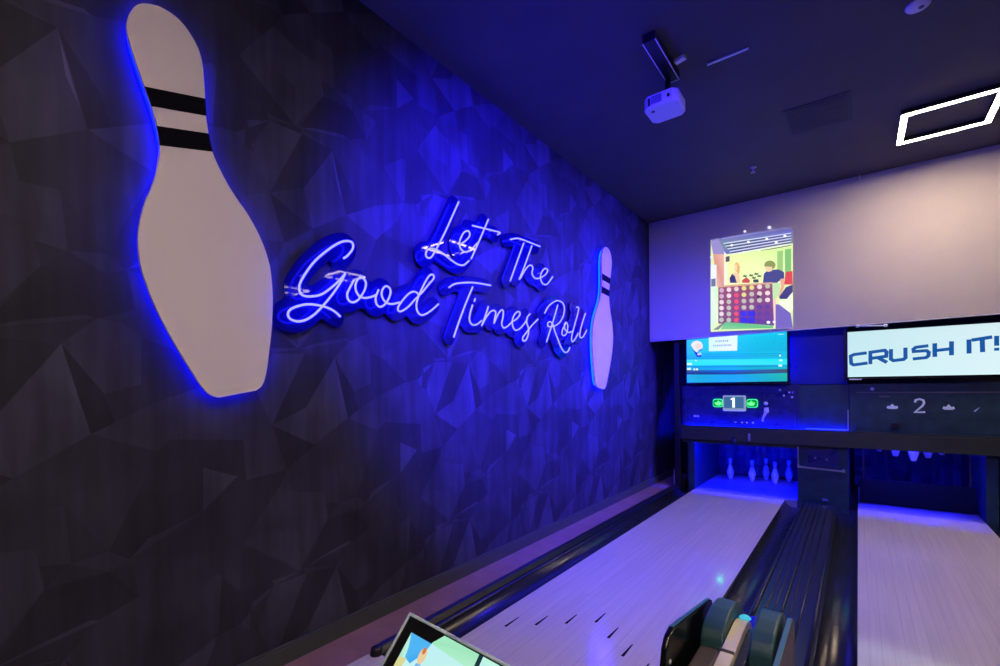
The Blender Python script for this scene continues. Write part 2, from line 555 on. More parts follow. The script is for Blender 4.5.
tag(b.build('capping_rail', M['capping']), 'black capping rail beyond lane two by the right gutter', 'capping rail')

# ------------------------------------------------------------------ pins
PIN_PROF = [(0.0, 0.0), (0.026, 0.0), (0.029, 0.006), (0.041, 0.045), (0.051, 0.085), (0.0575, 0.115), (0.056, 0.145), (0.047, 0.185), (0.034, 0.225), (0.0255, 0.255), (0.0235, 0.275), (0.026, 0.30), (0.031, 0.325), (0.0325, 0.345), (0.029, 0.365), (0.019, 0.377), (0.0, 0.381)]
def make_pin(loc, label, group, scale=1.0, cord_to=None):
    t = thing('bowling_pin', label, 'bowling pin', loc, group)
    S = [(r * scale, h * scale) for r, h in PIN_PROF]
    b = MB(); b.lathe(S, loc, 20); b.build('pin_body', M['pin'], t)
    for h0 in (0.248, 0.272):
        b = MB(); b.lathe([(0.0262 * scale, h0 * scale), (0.0268 * scale, (h0 + 0.004) * scale), (0.0262 * scale, (h0 + 0.013) * scale)], loc, 20); b.build('neck_stripe', M['red'], t)
    if cord_to:
        b = MB(); b.tube([(loc[0], loc[1], loc[2] + 0.38 * scale), (loc[0], loc[1], cord_to)], 0.003, 6); b.build('cord', M['cord'], t)
    return t
cx1 = (L1[0] + L1[1]) / 2
SC = 0.86
p0 = None
spots = [(-0.305, 8.03, 'white pin standing at the wall end of the middle row on the blue pin deck'),
         (0.0, 8.03, 'white pin standing in the centre of the blue pin deck'),
         (0.305, 8.03, 'white pin in front of the gap between the two rearmost pins on the blue deck'),
         (0.152, 8.29, 'white pin at the back of the blue deck, second from the central divider'),
         (0.457, 8.29, 'white pin at the back of the blue deck, right beside the central divider')]
for dx, y, lb in spots:
    loc = (cx1 + dx + 0.005, y, -0.003)
    if p0 is None: p0 = make_pin(loc, lb, 'pins standing on lane one', SC)
    else: dup(p0, loc, lb)
cx2 = (L2[0] + L2[1]) / 2
h0 = None
hang = [(0.0, 7.5, 'largest of the white pins hanging base down under the beam over lane two'),
        (-0.152, 7.76, 'hanging white pin just to the wall side of the largest one over lane two'),
        (0.152, 7.76, 'hanging white pin just beyond the largest one over lane two'),
        (-0.305, 8.03, 'first small hanging pin base from the divider over lane two'),
        (0.305, 8.03, 'last small hanging pin base over lane two, farthest from the divider')]
for dx, y, lb in hang:
    loc = (cx2 + dx + 0.005, y, 0.535 + (y - 7.5) * 0.06)
    if h0 is None: h0 = make_pin(loc, lb, 'pins hanging over lane two', 0.9, 1.42)
    else: dup(h0, loc, lb)

# ------------------------------------------------------------------ pinsetters at the far end
# kickback walls beside the pin decks
def kickback(x0, x1, label, y0=6.98):
    b = MB(); b.box(x0, x1, y0, 8.45, -0.12, 0.71); return tag(b.build('kickback_panel', M['machine']), label, 'side panel')
kickback(-1.95, -1.862, 'dark blue side panel between the pin deck of lane one and the wall')
t = thing('division_cabinet', 'dark blue dividing cabinet between the two pin decks, with a steel rail across', 'cabinet', (-0.38, 6.98, 0))
b = MB(); b.box(-0.615, -0.10, 6.98, 8.45, -0.12, 0.71, 0.004); b.build('cabinet_body', M['machine'], t)
b = MB(); b.box(-0.50, -0.20, 6.965, 6.979, 0.45, 0.69, 0.004); b.build('front_plate', M['navy_panel'], t)
b = MB(); b.prism([(-0.615, 6.93, 0.425), (-0.615, 6.93, 0.445), (-0.13, 6.93, 0.430), (-0.13, 6.93, 0.410)], (0, 0.03, 0)); b.box(-0.61, -0.585, 6.95, 6.985, 0.42, 0.45); b.box(-0.155, -0.135, 6.95, 6.985, 0.405, 0.445); b.build('steel_rail', M['steel'], t)
b = MB(); b.box(-0.612, -0.60, 6.94, 6.978, 0.45, 0.69); b.build('corner_trim', M['steel'], t)
for x, z in ((-0.43, 0.557), (-0.31, 0.546)):
    b = MB(); b.lathe([(0.0, -0.010), (0.013, -0.008), (0.015, 0.0)], (x, 6.965, z), 12, 'y'); b.build('bolt', M['steel'], t)
b = MB(); b.box(-0.36, -0.30, 6.955, 6.981, 0.03, 0.06, 0.006); b.build('latch', M['steel'], t)
kickback(1.06, 1.15, 'dark side panel on the far side of lane two pin deck')

def pit_curtain(x0, x1, label):
    b = MB()
    n = 28
    pts = [(x0 + (x1 - x0) * i / n, 8.52 + 0.015 * math.sin(i * 1.3)) for i in range(n + 1)]
    b.prism([(x, y, 0.0) for x, y in pts] + [(x, y + 0.02, 0.0) for x, y in reversed(pts)], (0, 0, 1.4))
    return tag(b.build('pit_curtain', M['navy_panel']), label, 'curtain')
pit_curtain(-1.95, -0.60, 'dark navy pit curtain hanging behind the pins of lane one')
pit_curtain(-0.05, 1.11, 'dark pit curtain hanging behind lane two')

# sweep board lowered across lane two
t = thing('sweep_board', 'black sweep board lowered across the deck of lane two', 'sweep board', (cx2, 7.32, 0))
b = MB(); b.box(L2[0] + 0.02, L2[1] - 0.02, 7.30, 7.34, 0.01, 0.30, 0.006); b.build('board', M['black_matt'], t)
for x in (L2[0] + 0.05, L2[1] - 0.07):
    b = MB(); b.box(x, x + 0.02, 7.341, 7.37, 0.05, 0.72); b.build('sweep_arm', M['black'], t)

# masking beam right across both lanes
t = thing('masking_beam', 'long dark beam running across the front of both pinsetters above the pins', 'beam', (0, 6.9, 0.715))
b = MB(); b.box(-2.02, 3.6, 6.87, 6.95, 0.715, 0.885, 0.004); b.box(-2.02, 3.6, 6.87, 6.885, 0.885, 0.912); b.box(-2.02, -0.3, 6.951, 6.956, 0.66, 0.88); b.box(-2.02, 1.9, 6.956, 6.999, 0.84, 0.87); b.build('beam_board', mat('beam_dark_board', (0.020, 0.028, 0.014), 0.5, noise=0.15, nscale=7), t)  # thin lip hanging behind the beam is added to shield the lane from the tube
b = MB(); b.box(-1.155, -1.125, 6.855, 6.869, 0.735, 0.83, 0.003); b.build('latch_plate', M['steel'], t)
b = MB(); b.lathe([(0.0, -0.03), (0.03, -0.022), (0.04, 0.0)], (-1.32, 6.868, 0.735), 12, 'y'); b.build('blue_dome', M['navy_panel'], t)
# blue tubes fixed to the back and the top of the beam
for x0, x1, z, m in ((L1[0] + 0.03, L1[1] - 0.02, 0.745, 'deck_led'), (L2[0] + 0.05, L2[1] - 0.30, 0.775, 'deck_led_dim')):
    b = MB(); b.tube([(x0, 6.985, z), (x1, 6.985, z)], 0.008, 8); dl = b.build('deck_light', M[m], t)
    dl['label'] = 'blue light tube behind the beam'
b = MB(); b.tube([(-1.98, 6.935, 0.896), (-0.12, 6.935, 0.896)], 0.007, 8); b.build('cover_light', M['cover_led'], t)

# left end post and small bracket
t = thing('pinsetter_post', 'dark upright post between the faceted wall and the pinsetter of lane one', 'post', (-2.09, 7.0, 0))
b = MB(); b.box(-2.14, -2.06, 6.98, 7.06, -0.12, 2.1, 0.005); b.build('post', M['black'], t)
b = MB(); b.box(-2.152, -2.141, 6.96, 6.978, 0.02, 0.24); b.build('steel_strip', M['steel'], t)

# pinsetter covers
def cover(x0, x1, z0, z1, label, m, y=7.0):
    t = thing('pinsetter_cover', label, 'machine cover', ((x0 + x1) / 2, y, z0))
    b = MB(); b.box(x0, x1, y, y + 0.05, 0.80, z1, 0.004); b.build('cover_panel', m, t)
    return t
t = cover(-2.03, -0.60, 0.92, 1.47, 'blue lit pinsetter cover under the turquoise score screen', M['navy_panel'])
b = MB()
for z in (0.925, 1.39):
    b.box(-1.99, -0.64, 6.985, 6.999, z, z + 0.014)
b.box(-1.99, -1.976, 6.985, 6.999, 0.94, 1.39); b.box(-0.654, -0.64, 6.985, 6.999, 0.94, 1.39)
b.build('raised_border', mat('cover_border', (0.03, 0.035, 0.12), 0.3), t)
b = MB(); b.box(-1.0, -0.72, 6.975, 6.999, 1.36, 1.45, 0.006); b.build('control_box', M['navy_panel'], t)
for k, (x, z) in enumerate(((-0.80, 1.40), (-0.76, 1.33), (-0.70, 1.37), (-0.67, 1.31), (-0.66, 1.37))):
    b = MB(); b.lathe([(0.0, -0.012), (0.012, -0.01), (0.014, 0.0)], (x, 6.974 if z > 1.36 and x < -0.72 else 6.999, z), 10, 'y'); b.build('button', M['silver'], t)
b = MB(); b.box(-1.87, -1.80, 6.985, 6.999, 1.02, 1.05, 0.004); b.build('catch', M['silver'], t)
for k, x in enumerate((-1.33, -1.25, -1.19, -1.12)):
    b = MB(); b.lathe([(0.0, -0.008), (0.012, -0.006), (0.013, 0.0)], (x, 6.999, 0.965), 10, 'y'); b.build('screw', M['silver'], t)
t = cover(-0.599, -0.09, 0.905, 1.46, 'dull blue cover panel between the two number signs', M['machine'])
b = MB()
b.box(-0.105, -0.09, 6.985, 6.999, 0.91, 1.16); b.box(-0.53, -0.105, 6.985, 6.999, 0.91, 0.925); b.build('edge_trim', M['steel'], t)
t = cover(-0.085, 1.9, 0.905, 1.47, 'dark pinsetter cover with a pale number 2 under the CRUSH IT! screen', M['machine'])
b = MB(); b.box(-0.02, 1.85, 6.99, 6.999, 1.36, 1.375); b.build('cover_seam', M['grey'], t)
b = MB(); b.box(0.30, 0.37, 6.97, 6.999, 0.95, 1.02, 0.006); b.build('knob_box', M['black'], t)
b = MB(); b.lathe([(0.0, -0.01), (0.018, -0.008), (0.02, 0.0)], (0.13, 6.999, 1.41), 12, 'y'); b.build('round_cap', M['silver'], t)
# number 2 and the pale marks beside it, a faint glow put into the print
pale = mat('pale_print_glow', (0.42, 0.48, 0.55), 0.4, emit=(0.45, 0.55, 0.7), strength=0.22)
b = MB()
ribbon(b, [(0.505, 1.255), (0.512, 1.282), (0.545, 1.293), (0.575, 1.280), (0.582, 1.250), (0.566, 1.215), (0.505, 1.145), (0.59, 1.148)], 0.020, 6.999)
b.build('number', pale, t)
for x, w in ((0.31, 0.052), (0.78, 0.05)):
    b = MB()
    b.prism([(x - w, 6.999, 1.19), (x - w * 0.8, 6.999, 1.215), (x - w * 0.45, 6.999, 1.208), (x, 6.999, 1.238), (x + w * 0.45, 6.999, 1.208), (x + w * 0.8, 6.999, 1.215), (x + w, 6.999, 1.19), (x + w * 0.6, 6.999, 1.178), (x - w * 0.6, 6.999, 1.178)], (0, -0.003, 0))
    b.build('crown_mark', pale, t)
b = MB(); b.prism([(0.97, 6.999, 1.165), (0.985, 6.999, 1.16), (1.02, 6.999, 1.21), (1.0, 6.999, 1.195)], (0, -0.003, 0)); b.build('tick_mark', M['silver'], t)
b = MB(); b.box(0.19, 0.29, 6.992, 6.999, 1.31, 1.33); b.build('name_strip', M['grey'], t)

# dim wall panel between and behind the two screens
t = thing('screen_backing', 'dark board behind the two screens, with blue glow coloured in between them', 'panel', (0.8, 7.18, 1.47))
b = MB(); b.box(-2.03, 3.6, 7.17, 7.2, 1.47, 3.878); b.build('backing_board', M['dark_wall'], t)
b = MB(); b.box(-0.70, -0.10, 7.12, 7.169, 1.47, 2.3, 0.004); o = b.build('divider_panel', mat('divider_blue_sheen', (0.014, 0.03, 0.30), 0.3, noise=0.1, nscale=3), t)  # blue reflection put into the panel's own colour
o['label'] = 'glossy panel between the two screens, its blue glow put into the colour'
b = MB(); b.box(-0.135, -0.112, 6.93, 7.02, 1.5, 2.12, 0.003)
tag(b.build('screen_bracket', M['black']), 'thin black upright bracket beside the CRUSH IT! screen', 'bracket')

# pull handle dangling on the blue cover
t = thing('pull_handle', 'pale pull handle dangling on the blue cover beside the green lane sign', 'handle', (-0.97, 6.98, 1.0))
b = MB(); b.lathe([(0.0, -0.03), (0.022, -0.026), (0.026, 0.0)], (-0.965, 6.999, 1.225), 14, 'y'); b.build('pivot', M['silver'], t)
b = MB(); b.prism([(-0.985, 6.975, 1.17), (-0.93, 6.975, 1.175), (-0.925, 6.975, 1.11), (-0.95, 6.975, 1.095), (-0.985, 6.975, 1.03), (-0.99, 6.975, 0.985), (-1.015, 6.975, 0.985), (-1.01, 6.975, 1.035), (-0.985, 6.975, 1.10)], (0, 0.015, 0), 0.004); b.build('grip', M['white'], t)

# lane number signs
t = thing('lane_number_sign', 'silver framed lit number 1 sign with a green lamp on each side', 'lane sign', (-1.335, 6.93, 1.12))
b = MB(); b.box(-1.475, -1.195, 6.93, 6.998, 1.118, 1.33, 0.014, 3); b.build('display_frame', emitc('silver_frame_glow', 150, 165, 215, 0.8), t)  # silver frame given an added glow so it looks brighter
b = MB(); b.box(-1.455, -1.215, 6.924, 6.931, 1.158, 1.312); dsp = b.build('display', emitc('display_slate', 60, 105, 150, 1.0), t)
b = MB()
b.prism([(-1.352, 6.924, 1.168), (-1.352, 6.924, 1.278), (-1.372, 6.924, 1.268), (-1.372, 6.924, 1.285), (-1.345, 6.924, 1.302), (-1.322, 6.924, 1.302), (-1.322, 6.924, 1.168)], (0, -0.003, 0))
b.build('number', emitc('digit_white', 235, 250, 255, 1.4), dsp)
for s, xa, xb in ((-1, -1.612, -1.478), (1, -1.192, -1.050)):
    cx = (xa + xb) / 2
    def pill(k, y, d):
        r = 0.058 * k
        hx = (xb - xa) / 2 * (0.86 + 0.14 * k) - (1 - k) * 0.02
        P = []
        for q in range(4):
            ox = (hx - 0.035) * (1 if q in (0, 3) else -1); oz = (r - 0.03) * (1 if q < 2 else -1)
            for a in range(5):
                an = math.pi / 2 * q + math.pi / 2 * a / 4
                P.append((cx + ox + 0.03 * math.cos(an), y, 1.225 + oz + 0.03 * math.sin(an)))
        return P
    b = MB(); b.prism(pill(1.0, 6.96, 0), (0, 0.035, 0)); lamp = b.build('green_lamp', emitc('lamp_edge_green', 70, 255, 170, 1.0), t)
    b = MB(); b.prism(pill(0.80, 6.957, 0), (0, 0.003, 0)); b.build('lamp_face', emitc('lamp_face_green', 5, 150, 40, 1.0), lamp)
    b = MB()
    x = cx - s * 0.01
    b.prism([(x - 0.036, 6.957, 1.212), (x - 0.04, 6.957, 1.235), (x - 0.02, 6.957, 1.228), (x, 6.957, 1.255), (x + 0.02, 6.957, 1.228), (x + 0.04, 6.957, 1.235), (x + 0.036, 6.957, 1.212), (x + 0.02, 6.957, 1.20), (x - 0.02, 6.957, 1.20)], (0, -0.002, 0))
    b.build('crown_mark', emitc('crown_green', 45, 255, 60, 10.0), lamp)

# ------------------------------------------------------------------ the two back-lit pin signs on the wall
PIN_W = [(0.0, 0.085), (0.012, 0.112), (0.030, 0.129), (0.051, 0.141), (0.092, 0.159), (0.133, 0.173), (0.216, 0.200), (0.299, 0.225), (0.382, 0.246), (0.464, 0.263), (0.547, 0.273), (0.589, 0.276), (0.63, 0.276), (0.713, 0.265), (0.795, 0.242), (0.878, 0.207), (0.92, 0.183), (0.961, 0.162), (1.002, 0.144), (1.044, 0.129), (1.085, 0.116), (1.126, 0.107), (1.168, 0.104), (1.209, 0.104), (1.251, 0.106), (1.292, 0.109), (1.333, 0.115), (1.416, 0.127), (1.499, 0.137), (1.54, 0.139), (1.582, 0.135), (1.623, 0.121), (1.664, 0.096), (1.69, 0.068), (1.704, 0.035), (1.71, 0.0)]
def half_width(v):
    for (a, wa), (b, wb) in zip(PIN_W, PIN_W[1:]):
        if a <= v <= b:
            return wa + (wb - wa) * (v - a) / (b - a)
    return 0.0
def pin_sign(base, tilt, skew, label, halo='halo'):
    t = math.radians(tilt)
    up = (-math.sin(t), math.cos(t)); ac = (math.cos(t), math.sin(t))
    def P(u, v, x):
        return (x, base[0] + ac[0] * u + up[0] * v, base[1] + ac[1] * u + up[1] * v)
    right = catmull([(w, v, 0) for v, w in PIN_W], 4)
    outl = [(p.x, p.y) for p in right] + [(-p.x, p.y) for p in reversed(right[:-1])]
    th = thing('pin_wall_sign', label, 'wall sign', (WX, base[0], base[1]))
    b = MB(); b.prism([P(u, v, WX + 0.045) for u, v in outl], (0.018, 0, 0)); b.build('face_panel', M['pin_face'], th)
    ins = [(u * 0.90, 0.03 + v * 0.963) for u, v in outl]
    b = MB()
    pts = [P(u, v, WX + 0.022) for u, v in ins]
    b.tube(pts + [pts[0]], 0.009, 8, cap=False); b.build('led_strip', M[halo], th)
    for v0, v1 in ((1.284, 1.360), (1.126, 1.2057)):
        b = MB()
        pl_, pr_ = [], []
        n = 6
        poly = []
        for side in (1, -1):
            seq = [v0 + (v1 - v0) * k / n for k in range(n + 1)]
            if side == -1: seq = seq[::-1]
            for v in seq:
                vv = v
                for _ in range(4):
                    vv = v + skew * side * half_width(vv)
                poly.append(P(side * (half_width(vv) + 0.0008), vv, WX + 0.063))
        b.prism(poly, (0.0015, 0, 0)); b.build('neck_stripe', M['stripe'], th)
    for u, v in ((0, 0.35), (0, 0.9), (0, 1.5)):
        b = MB(); q0 = P(u, v, WX + 0.001); q1 = P(u, v, WX + 0.046); b.tube([q0, q1], 0.012, 10); b.build('standoff', M['steel'], th)
    return th
pin_sign((1.0227, 1.444), 10.5, 0.075, 'large white pin shaped sign with blue halo, before the word Good on the wall')
pin_sign((5.045, 1.447), -7.5, 0.06, 'white pin shaped sign after the word Roll, near the projection screen', 'halo_cyan')

# ------------------------------------------------------------------ neon script
STROKES = [
    ('L', 'Let', [(2.601,2.862),(2.536,2.746),(2.464,2.618),(2.395,2.505),(2.345,2.429),(2.304,2.379),(2.265,2.376),(2.261,2.409),(2.297,2.441),(2.353,2.448),(2.428,2.435),(2.514,2.406),(2.585,2.39),(2.649,2.397),(2.697,2.432),(2.713,2.444)]),
    ('e', 'Let', [(2.614,2.545),(2.68,2.593),(2.723,2.641),(2.71,2.67),(2.662,2.651),(2.621,2.597),(2.605,2.549),(2.623,2.51),(2.679,2.504),(2.747,2.545),(2.817,2.607)]),
    ('t', 'Let', [(2.955,2.83),(2.88,2.701),(2.807,2.578),(2.736,2.462)]),
    ('t', 'Let', [(2.756,2.726),(2.88,2.74),(3.008,2.754),(3.108,2.762),(3.074,2.737)]),
    ('T', 'The', [(3.254,2.741),(3.375,2.78),(3.546,2.788),(3.728,2.792)]),
    ('T', 'The', [(3.459,2.76),(3.351,2.568),(3.248,2.383)]),
    ('h', 'The', [(3.59,2.767),(3.477,2.57),(3.382,2.419)]),
    ('h', 'The', [(3.396,2.428),(3.491,2.537),(3.561,2.582),(3.603,2.567),(3.588,2.51),(3.644,2.476),(3.732,2.497)]),
    ('e', 'The', [(3.732,2.497),(3.823,2.546),(3.861,2.594),(3.809,2.6),(3.748,2.548),(3.732,2.489),(3.776,2.448),(3.853,2.461),(3.955,2.549)]),
    ('G', 'Good', [(1.605,2.224),(1.632,2.246),(1.667,2.293),(1.667,2.327),(1.633,2.332),(1.578,2.308),(1.504,2.25),(1.422,2.168),(1.363,2.084),(1.334,2.026),(1.334,1.986),(1.357,1.969),(1.4,1.972),(1.46,1.992),(1.522,2.039),(1.576,2.091),(1.615,2.136)]),
    ('G', 'Good', [(1.615,2.136),(1.575,2.067),(1.521,1.992),(1.469,1.929),(1.419,1.877),(1.37,1.842),(1.323,1.827),(1.282,1.834),(1.267,1.858),(1.282,1.886),(1.324,1.909),(1.38,1.926),(1.449,1.929),(1.51,1.92),(1.552,1.902),(1.579,1.882)]),
    ('o', 'Good', [(1.673,2.108),(1.646,2.061),(1.627,2.019),(1.634,1.988),(1.66,1.976),(1.694,1.99),(1.722,2.021),(1.75,2.065),(1.759,2.107),(1.743,2.13),(1.719,2.133),(1.696,2.112),(1.684,2.077),(1.691,2.042),(1.718,2.017),(1.761,2.017),(1.81,2.034),(1.835,2.048)]),
    ('o', 'Good', [(1.853,2.082),(1.831,2.03),(1.835,1.993),(1.86,1.976),(1.894,1.991),(1.925,2.027),(1.947,2.076),(1.939,2.106),(1.913,2.114),(1.887,2.094),(1.876,2.058),(1.89,2.025),(1.92,2.007),(1.964,2.008),(2.019,2.026)]),
    ('d', 'Good', [(2.188,2.098),(2.173,2.113),(2.139,2.115),(2.095,2.091),(2.047,2.044),(2.01,1.996),(2.009,1.971),(2.037,1.971),(2.094,2.007),(2.153,2.063),(2.214,2.117),(2.276,2.181),(2.33,2.236),(2.33,2.261),(2.304,2.26),(2.272,2.23),(2.224,2.157),(2.183,2.083),(2.167,2.028),(2.177,1.985),(2.212,1.966),(2.263,1.984),(2.316,2.017),(2.377,2.064)]),
    ('T', 'Times', [(2.487,2.201),(2.547,2.236),(2.647,2.263),(2.752,2.282),(2.862,2.292),(2.976,2.298)]),
    ('T', 'Times', [(2.752,2.249),(2.671,2.111),(2.593,1.965),(2.532,1.84)]),
    ('i', 'Times', [(2.749,2.109),(2.719,2.04),(2.711,1.987),(2.741,1.955),(2.794,1.961),(2.857,1.998)]),
    ('i', 'Times', [(2.78,2.163),(2.77,2.138)]),
    ('m', 'Times', [(2.944,2.122),(2.9,2.035),(2.857,1.958)]),
    ('m', 'Times', [(2.857,1.958),(2.914,2.032),(2.973,2.084),(3.018,2.099),(3.04,2.083),(3.024,2.03),(3.016,1.992)]),
    ('m', 'Times', [(3.016,1.992),(3.062,2.063),(3.109,2.111),(3.141,2.112),(3.14,2.062),(3.12,2.003),(3.146,1.97),(3.202,1.988),(3.268,2.033)]),
    ('e', 'Times', [(3.268,2.033),(3.336,2.065),(3.388,2.111),(3.371,2.134),(3.32,2.113),(3.277,2.059),(3.276,2.0),(3.317,1.965),(3.386,1.986),(3.457,2.038),(3.503,2.084)]),
    ('s', 'Times', [(3.55,2.135),(3.503,2.099),(3.493,2.052),(3.52,2.004),(3.519,1.953),(3.482,1.894),(3.437,1.88),(3.429,1.91),(3.474,1.949),(3.566,2.024),(3.681,2.102)]),
    ('R', 'Roll', [(3.799,2.171),(3.866,2.243),(3.956,2.296),(4.049,2.327),(4.144,2.317),(4.18,2.26),(4.142,2.17),(4.057,2.1),(3.952,2.06),(3.873,2.052),(3.852,2.079),(3.896,2.101),(3.952,2.078),(3.985,2.016),(4.042,1.943),(4.112,1.858),(4.184,1.819),(4.247,1.835),(4.285,1.875)]),
    ('R', 'Roll', [(4.048,2.285),(3.976,2.151),(3.895,2.013),(3.827,1.898)]),
    ('o', 'Roll', [(4.202,2.115),(4.139,2.048),(4.126,1.998),(4.175,1.99),(4.225,2.025),(4.244,2.095),(4.215,2.129),(4.177,2.101),(4.188,2.053),(4.263,2.029),(4.34,2.048)]),
    ('l', 'Roll', [(4.437,2.313),(4.483,2.312),(4.463,2.245),(4.394,2.123),(4.326,1.99),(4.338,1.941),(4.391,1.964),(4.472,2.041)]),
    ('l', 'Roll', [(4.643,2.274),(4.571,2.167),(4.513,2.057),(4.512,1.999),(4.581,2.011),(4.668,2.091)]),
]
COUNTS = [('Let', [1, 1, 2]), ('The', [2, 2, 1]), ('Good', [2, 1, 1, 1]), ('Times', [2, 2, 3, 1, 1]), ('Roll', [2, 1, 1, 1])]

def contour_panel(paths, off, x0, th):
    """one smooth outline at distance off round a set of strokes (marching squares), th thick"""
    step = 0.02
    P = np.array([(p[0], p[1]) for path in paths for p in path])
    lo = P.min(0) - off - 3 * step; hi = P.max(0) + off + 3 * step
    ny = int((hi[0] - lo[0]) / step) + 1; nz = int((hi[1] - lo[1]) / step) + 1
    gy, gz = np.meshgrid(lo[0] + step * np.arange(ny), lo[1] + step * np.arange(nz), indexing='ij')
    D = np.full(gy.shape, 9.0)
    for path in paths:
        for (ay, az), (by, bz) in zip(path, path[1:]):
            dy, dz = by - ay, bz - az
            l2 = dy * dy + dz * dz + 1e-12
            t = np.clip(((gy - ay) * dy + (gz - az) * dz) / l2, 0, 1)
            D = np.minimum(D, np.hypot(gy - ay - t * dy, gz - az - t * dz))
    F = off - D
    bm = bmesh.new()
    cache = {}
    def gv(i, j):
        k = ('g', i, j)
        if k not in cache: cache[k] = bm.verts.new((x0 + th, gy[i, j], gz[i, j]))
        return cache[k]
    def ev(a, c):
        k = ('e',) + tuple(sorted((a, c)))
        if k not in cache:
            fa, fc = F[a], F[c]
            t = fa / (fa - fc)
            cache[k] = bm.verts.new((x0 + th, gy[a] + t * (gy[c] - gy[a]), gz[a] + t * (gz[c] - gz[a])))
        return cache[k]
    for i in range(ny - 1):
        for j in range(nz - 1):
            cs = [(i, j), (i + 1, j), (i + 1, j + 1), (i, j + 1)]
            poly = []
            for k in range(4):
                a, c = cs[k], cs[(k + 1) % 4]
                if F[a] > 0: poly.append(gv(*a))
                if (F[a] > 0) != (F[c] > 0): poly.append(ev(a, c))
            if len(poly) >= 3:
                try: bm.faces.new(poly)
                except ValueError: pass
    ret = bmesh.ops.extrude_face_region(bm, geom=list(bm.faces))
    bmesh.ops.translate(bm, verts=[g for g in ret['geom'] if isinstance(g, bmesh.types.BMVert)], vec=(-th, 0, 0))
    return bm

neon = thing('neon_sign', 'blue neon script sign reading Let The Good Times Roll on the dark faceted wall', 'neon sign', (WX, 2.9, 2.2))
XT = -2.370
pos = 0
for word, counts in COUNTS:
    n = sum(counts)
    fine = [[(p.x, p.y) for p in catmull([(a, c, 0) for a, c in s[2]], 6)] for s in STROKES[pos:pos + n]]
    mb = MB(); mb.bm.free(); mb.bm = contour_panel(fine, 0.058, -2.428, 0.008)
    panel = mb.build('backing_panel', M['acrylic'], neon)
    k = 0
    for c in counts:
        b = MB()
        for path in fine[k:k + c]:
            b.tube([(XT, y, z) for y, z in path], 0.0062, 8)
        lo = b.build('letter', M['neon'], panel)
        k += c
    # standoffs from the wall and little clips under the tubes
    for path in (fine[0], fine[-1]):
        y, z = path[len(path) // 2]
        b = MB(); b.tube([(WX + 0.001, y, z), (XT - 0.005, y, z)], 0.006, 8); b.build('standoff', M['steel'], panel)
    pos += n

# ------------------------------------------------------------------ projection screen and its picture
def attr_mat(name, base, strength, rough=0.4):
    m = bpy.data.materials.new(name); m.use_nodes = True
    nt = m.node_tree; b = nt.nodes['Principled BSDF']
    at = nt.nodes.new('ShaderNodeAttribute'); at.attribute_name = 'picture'
    nt.links.new(at.outputs['Color'], b.inputs['Emission Color'])
    b.inputs['Emission Strength'].default_value = strength
    b.inputs['Base Color'].default_value = base
    b.inputs['Roughness'].default_value = rough
    return m

class Pic:
    """flat coloured shapes of a picture, each a hair in front of the last; fn maps picture (u, v, layer) to the world"""
    def __init__(self, fn):
        self.bm = bmesh.new(); self.fn = fn; self.k = 0
        self.lay = self.bm.loops.layers.float_color.new('picture')
    def poly(self, pts, *cols):
        self.k += 1
        f = self.bm.faces.new([self.bm.verts.new(self.fn(x, y, self.k)) for x, y in pts])
        for i, lp in enumerate(f.loops):
            lp[self.lay] = rgb(*cols[i % len(cols)])
    def rect(self, x0, y0, x1, y1, *cols):
        self.poly([(x0, y0), (x1, y0), (x1, y1), (x0, y1)], *cols)
    def disc(self, cx, cy, rx, ry, col, n=12):
        self.poly([(cx + rx * math.cos(2 * math.pi * k / n), cy + ry * math.sin(2 * math.pi * k / n)) for k in range(n)], col)
    def build(self, name, m, parent):
        base = origin_of(parent)
        bmesh.ops.translate(self.bm, verts=list(self.bm.verts), vec=-base)
        me = bpy.data.meshes.new(name); self.bm.to_mesh(me); self.bm.free(); me.materials.append(m)
        o = bpy.data.objects.new(name, me); C.objects.link(o); o.parent = parent
        return o

SY = 6.83
scr = thing('projection_screen', 'wide pale projection screen hanging below the ceiling across the lanes, with a projected photo', 'projection screen', (0, SY, 3.0))
b = MB()
n = 16
xs = [-2.44 + (3.4 + 2.44) * i / n for i in range(n + 1)]
low = [(x, SY, 2.128 + 0.0114 * (x + 2.44)) for x in xs]
b.prism([(-2.44, SY, 3.875)] + low + [(3.4, SY, 3.875)], (0, 0.018, 0))
b.build('screen_cloth', M['screen_cloth'], scr)
b = MB(); b.tube([(x, SY + 0.009, z) for x, y, z in low], 0.010, 8); b.build('bottom_bar', M['white'], scr)
b = MB(); b.lathe([(0.006, 0.0), (0.012, -0.03), (0.006, -0.05), (0.0, -0.05)], (0.03, SY - 0.02, 3.875), 8); b.build('hook', M['silver'], scr)

def pmap(x, y, k):
    u = (x - 115) / 455.0
    v = (y - (110 - 60 * u)) / ((625 - 25 * u) - (110 - 60 * u))
    X = (-1.584 + 0.954 * u) * (1 - v) + (-1.595 + 0.956 * u) * v
    Z = (3.46 - 0.055 * u) * (1 - v) + (2.202 - 0.028 * u) * v
    return (X, SY - 0.002 - 0.0003 * k, Z)
p = Pic(pmap)
p.poly([(115, 110), (570, 50), (570, 600), (115, 625)], (225, 240, 170))
p.poly([(115, 110), (570, 50), (570, 130), (420, 150), (210, 190), (160, 150)], (120, 120, 175), (95, 95, 190), (110, 140, 150))
for k in range(5):
    p.poly([(190 + 12 * k, 128 + 15 * k), (562, 72 + 15 * k), (562, 76 + 15 * k), (192 + 12 * k, 133 + 15 * k)], (225, 230, 250))
    p.poly([(200 + 12 * k, 136 + 15 * k), (562, 80 + 15 * k), (562, 84 + 15 * k), (202 + 12 * k, 141 + 15 * k)], (40, 50, 100))
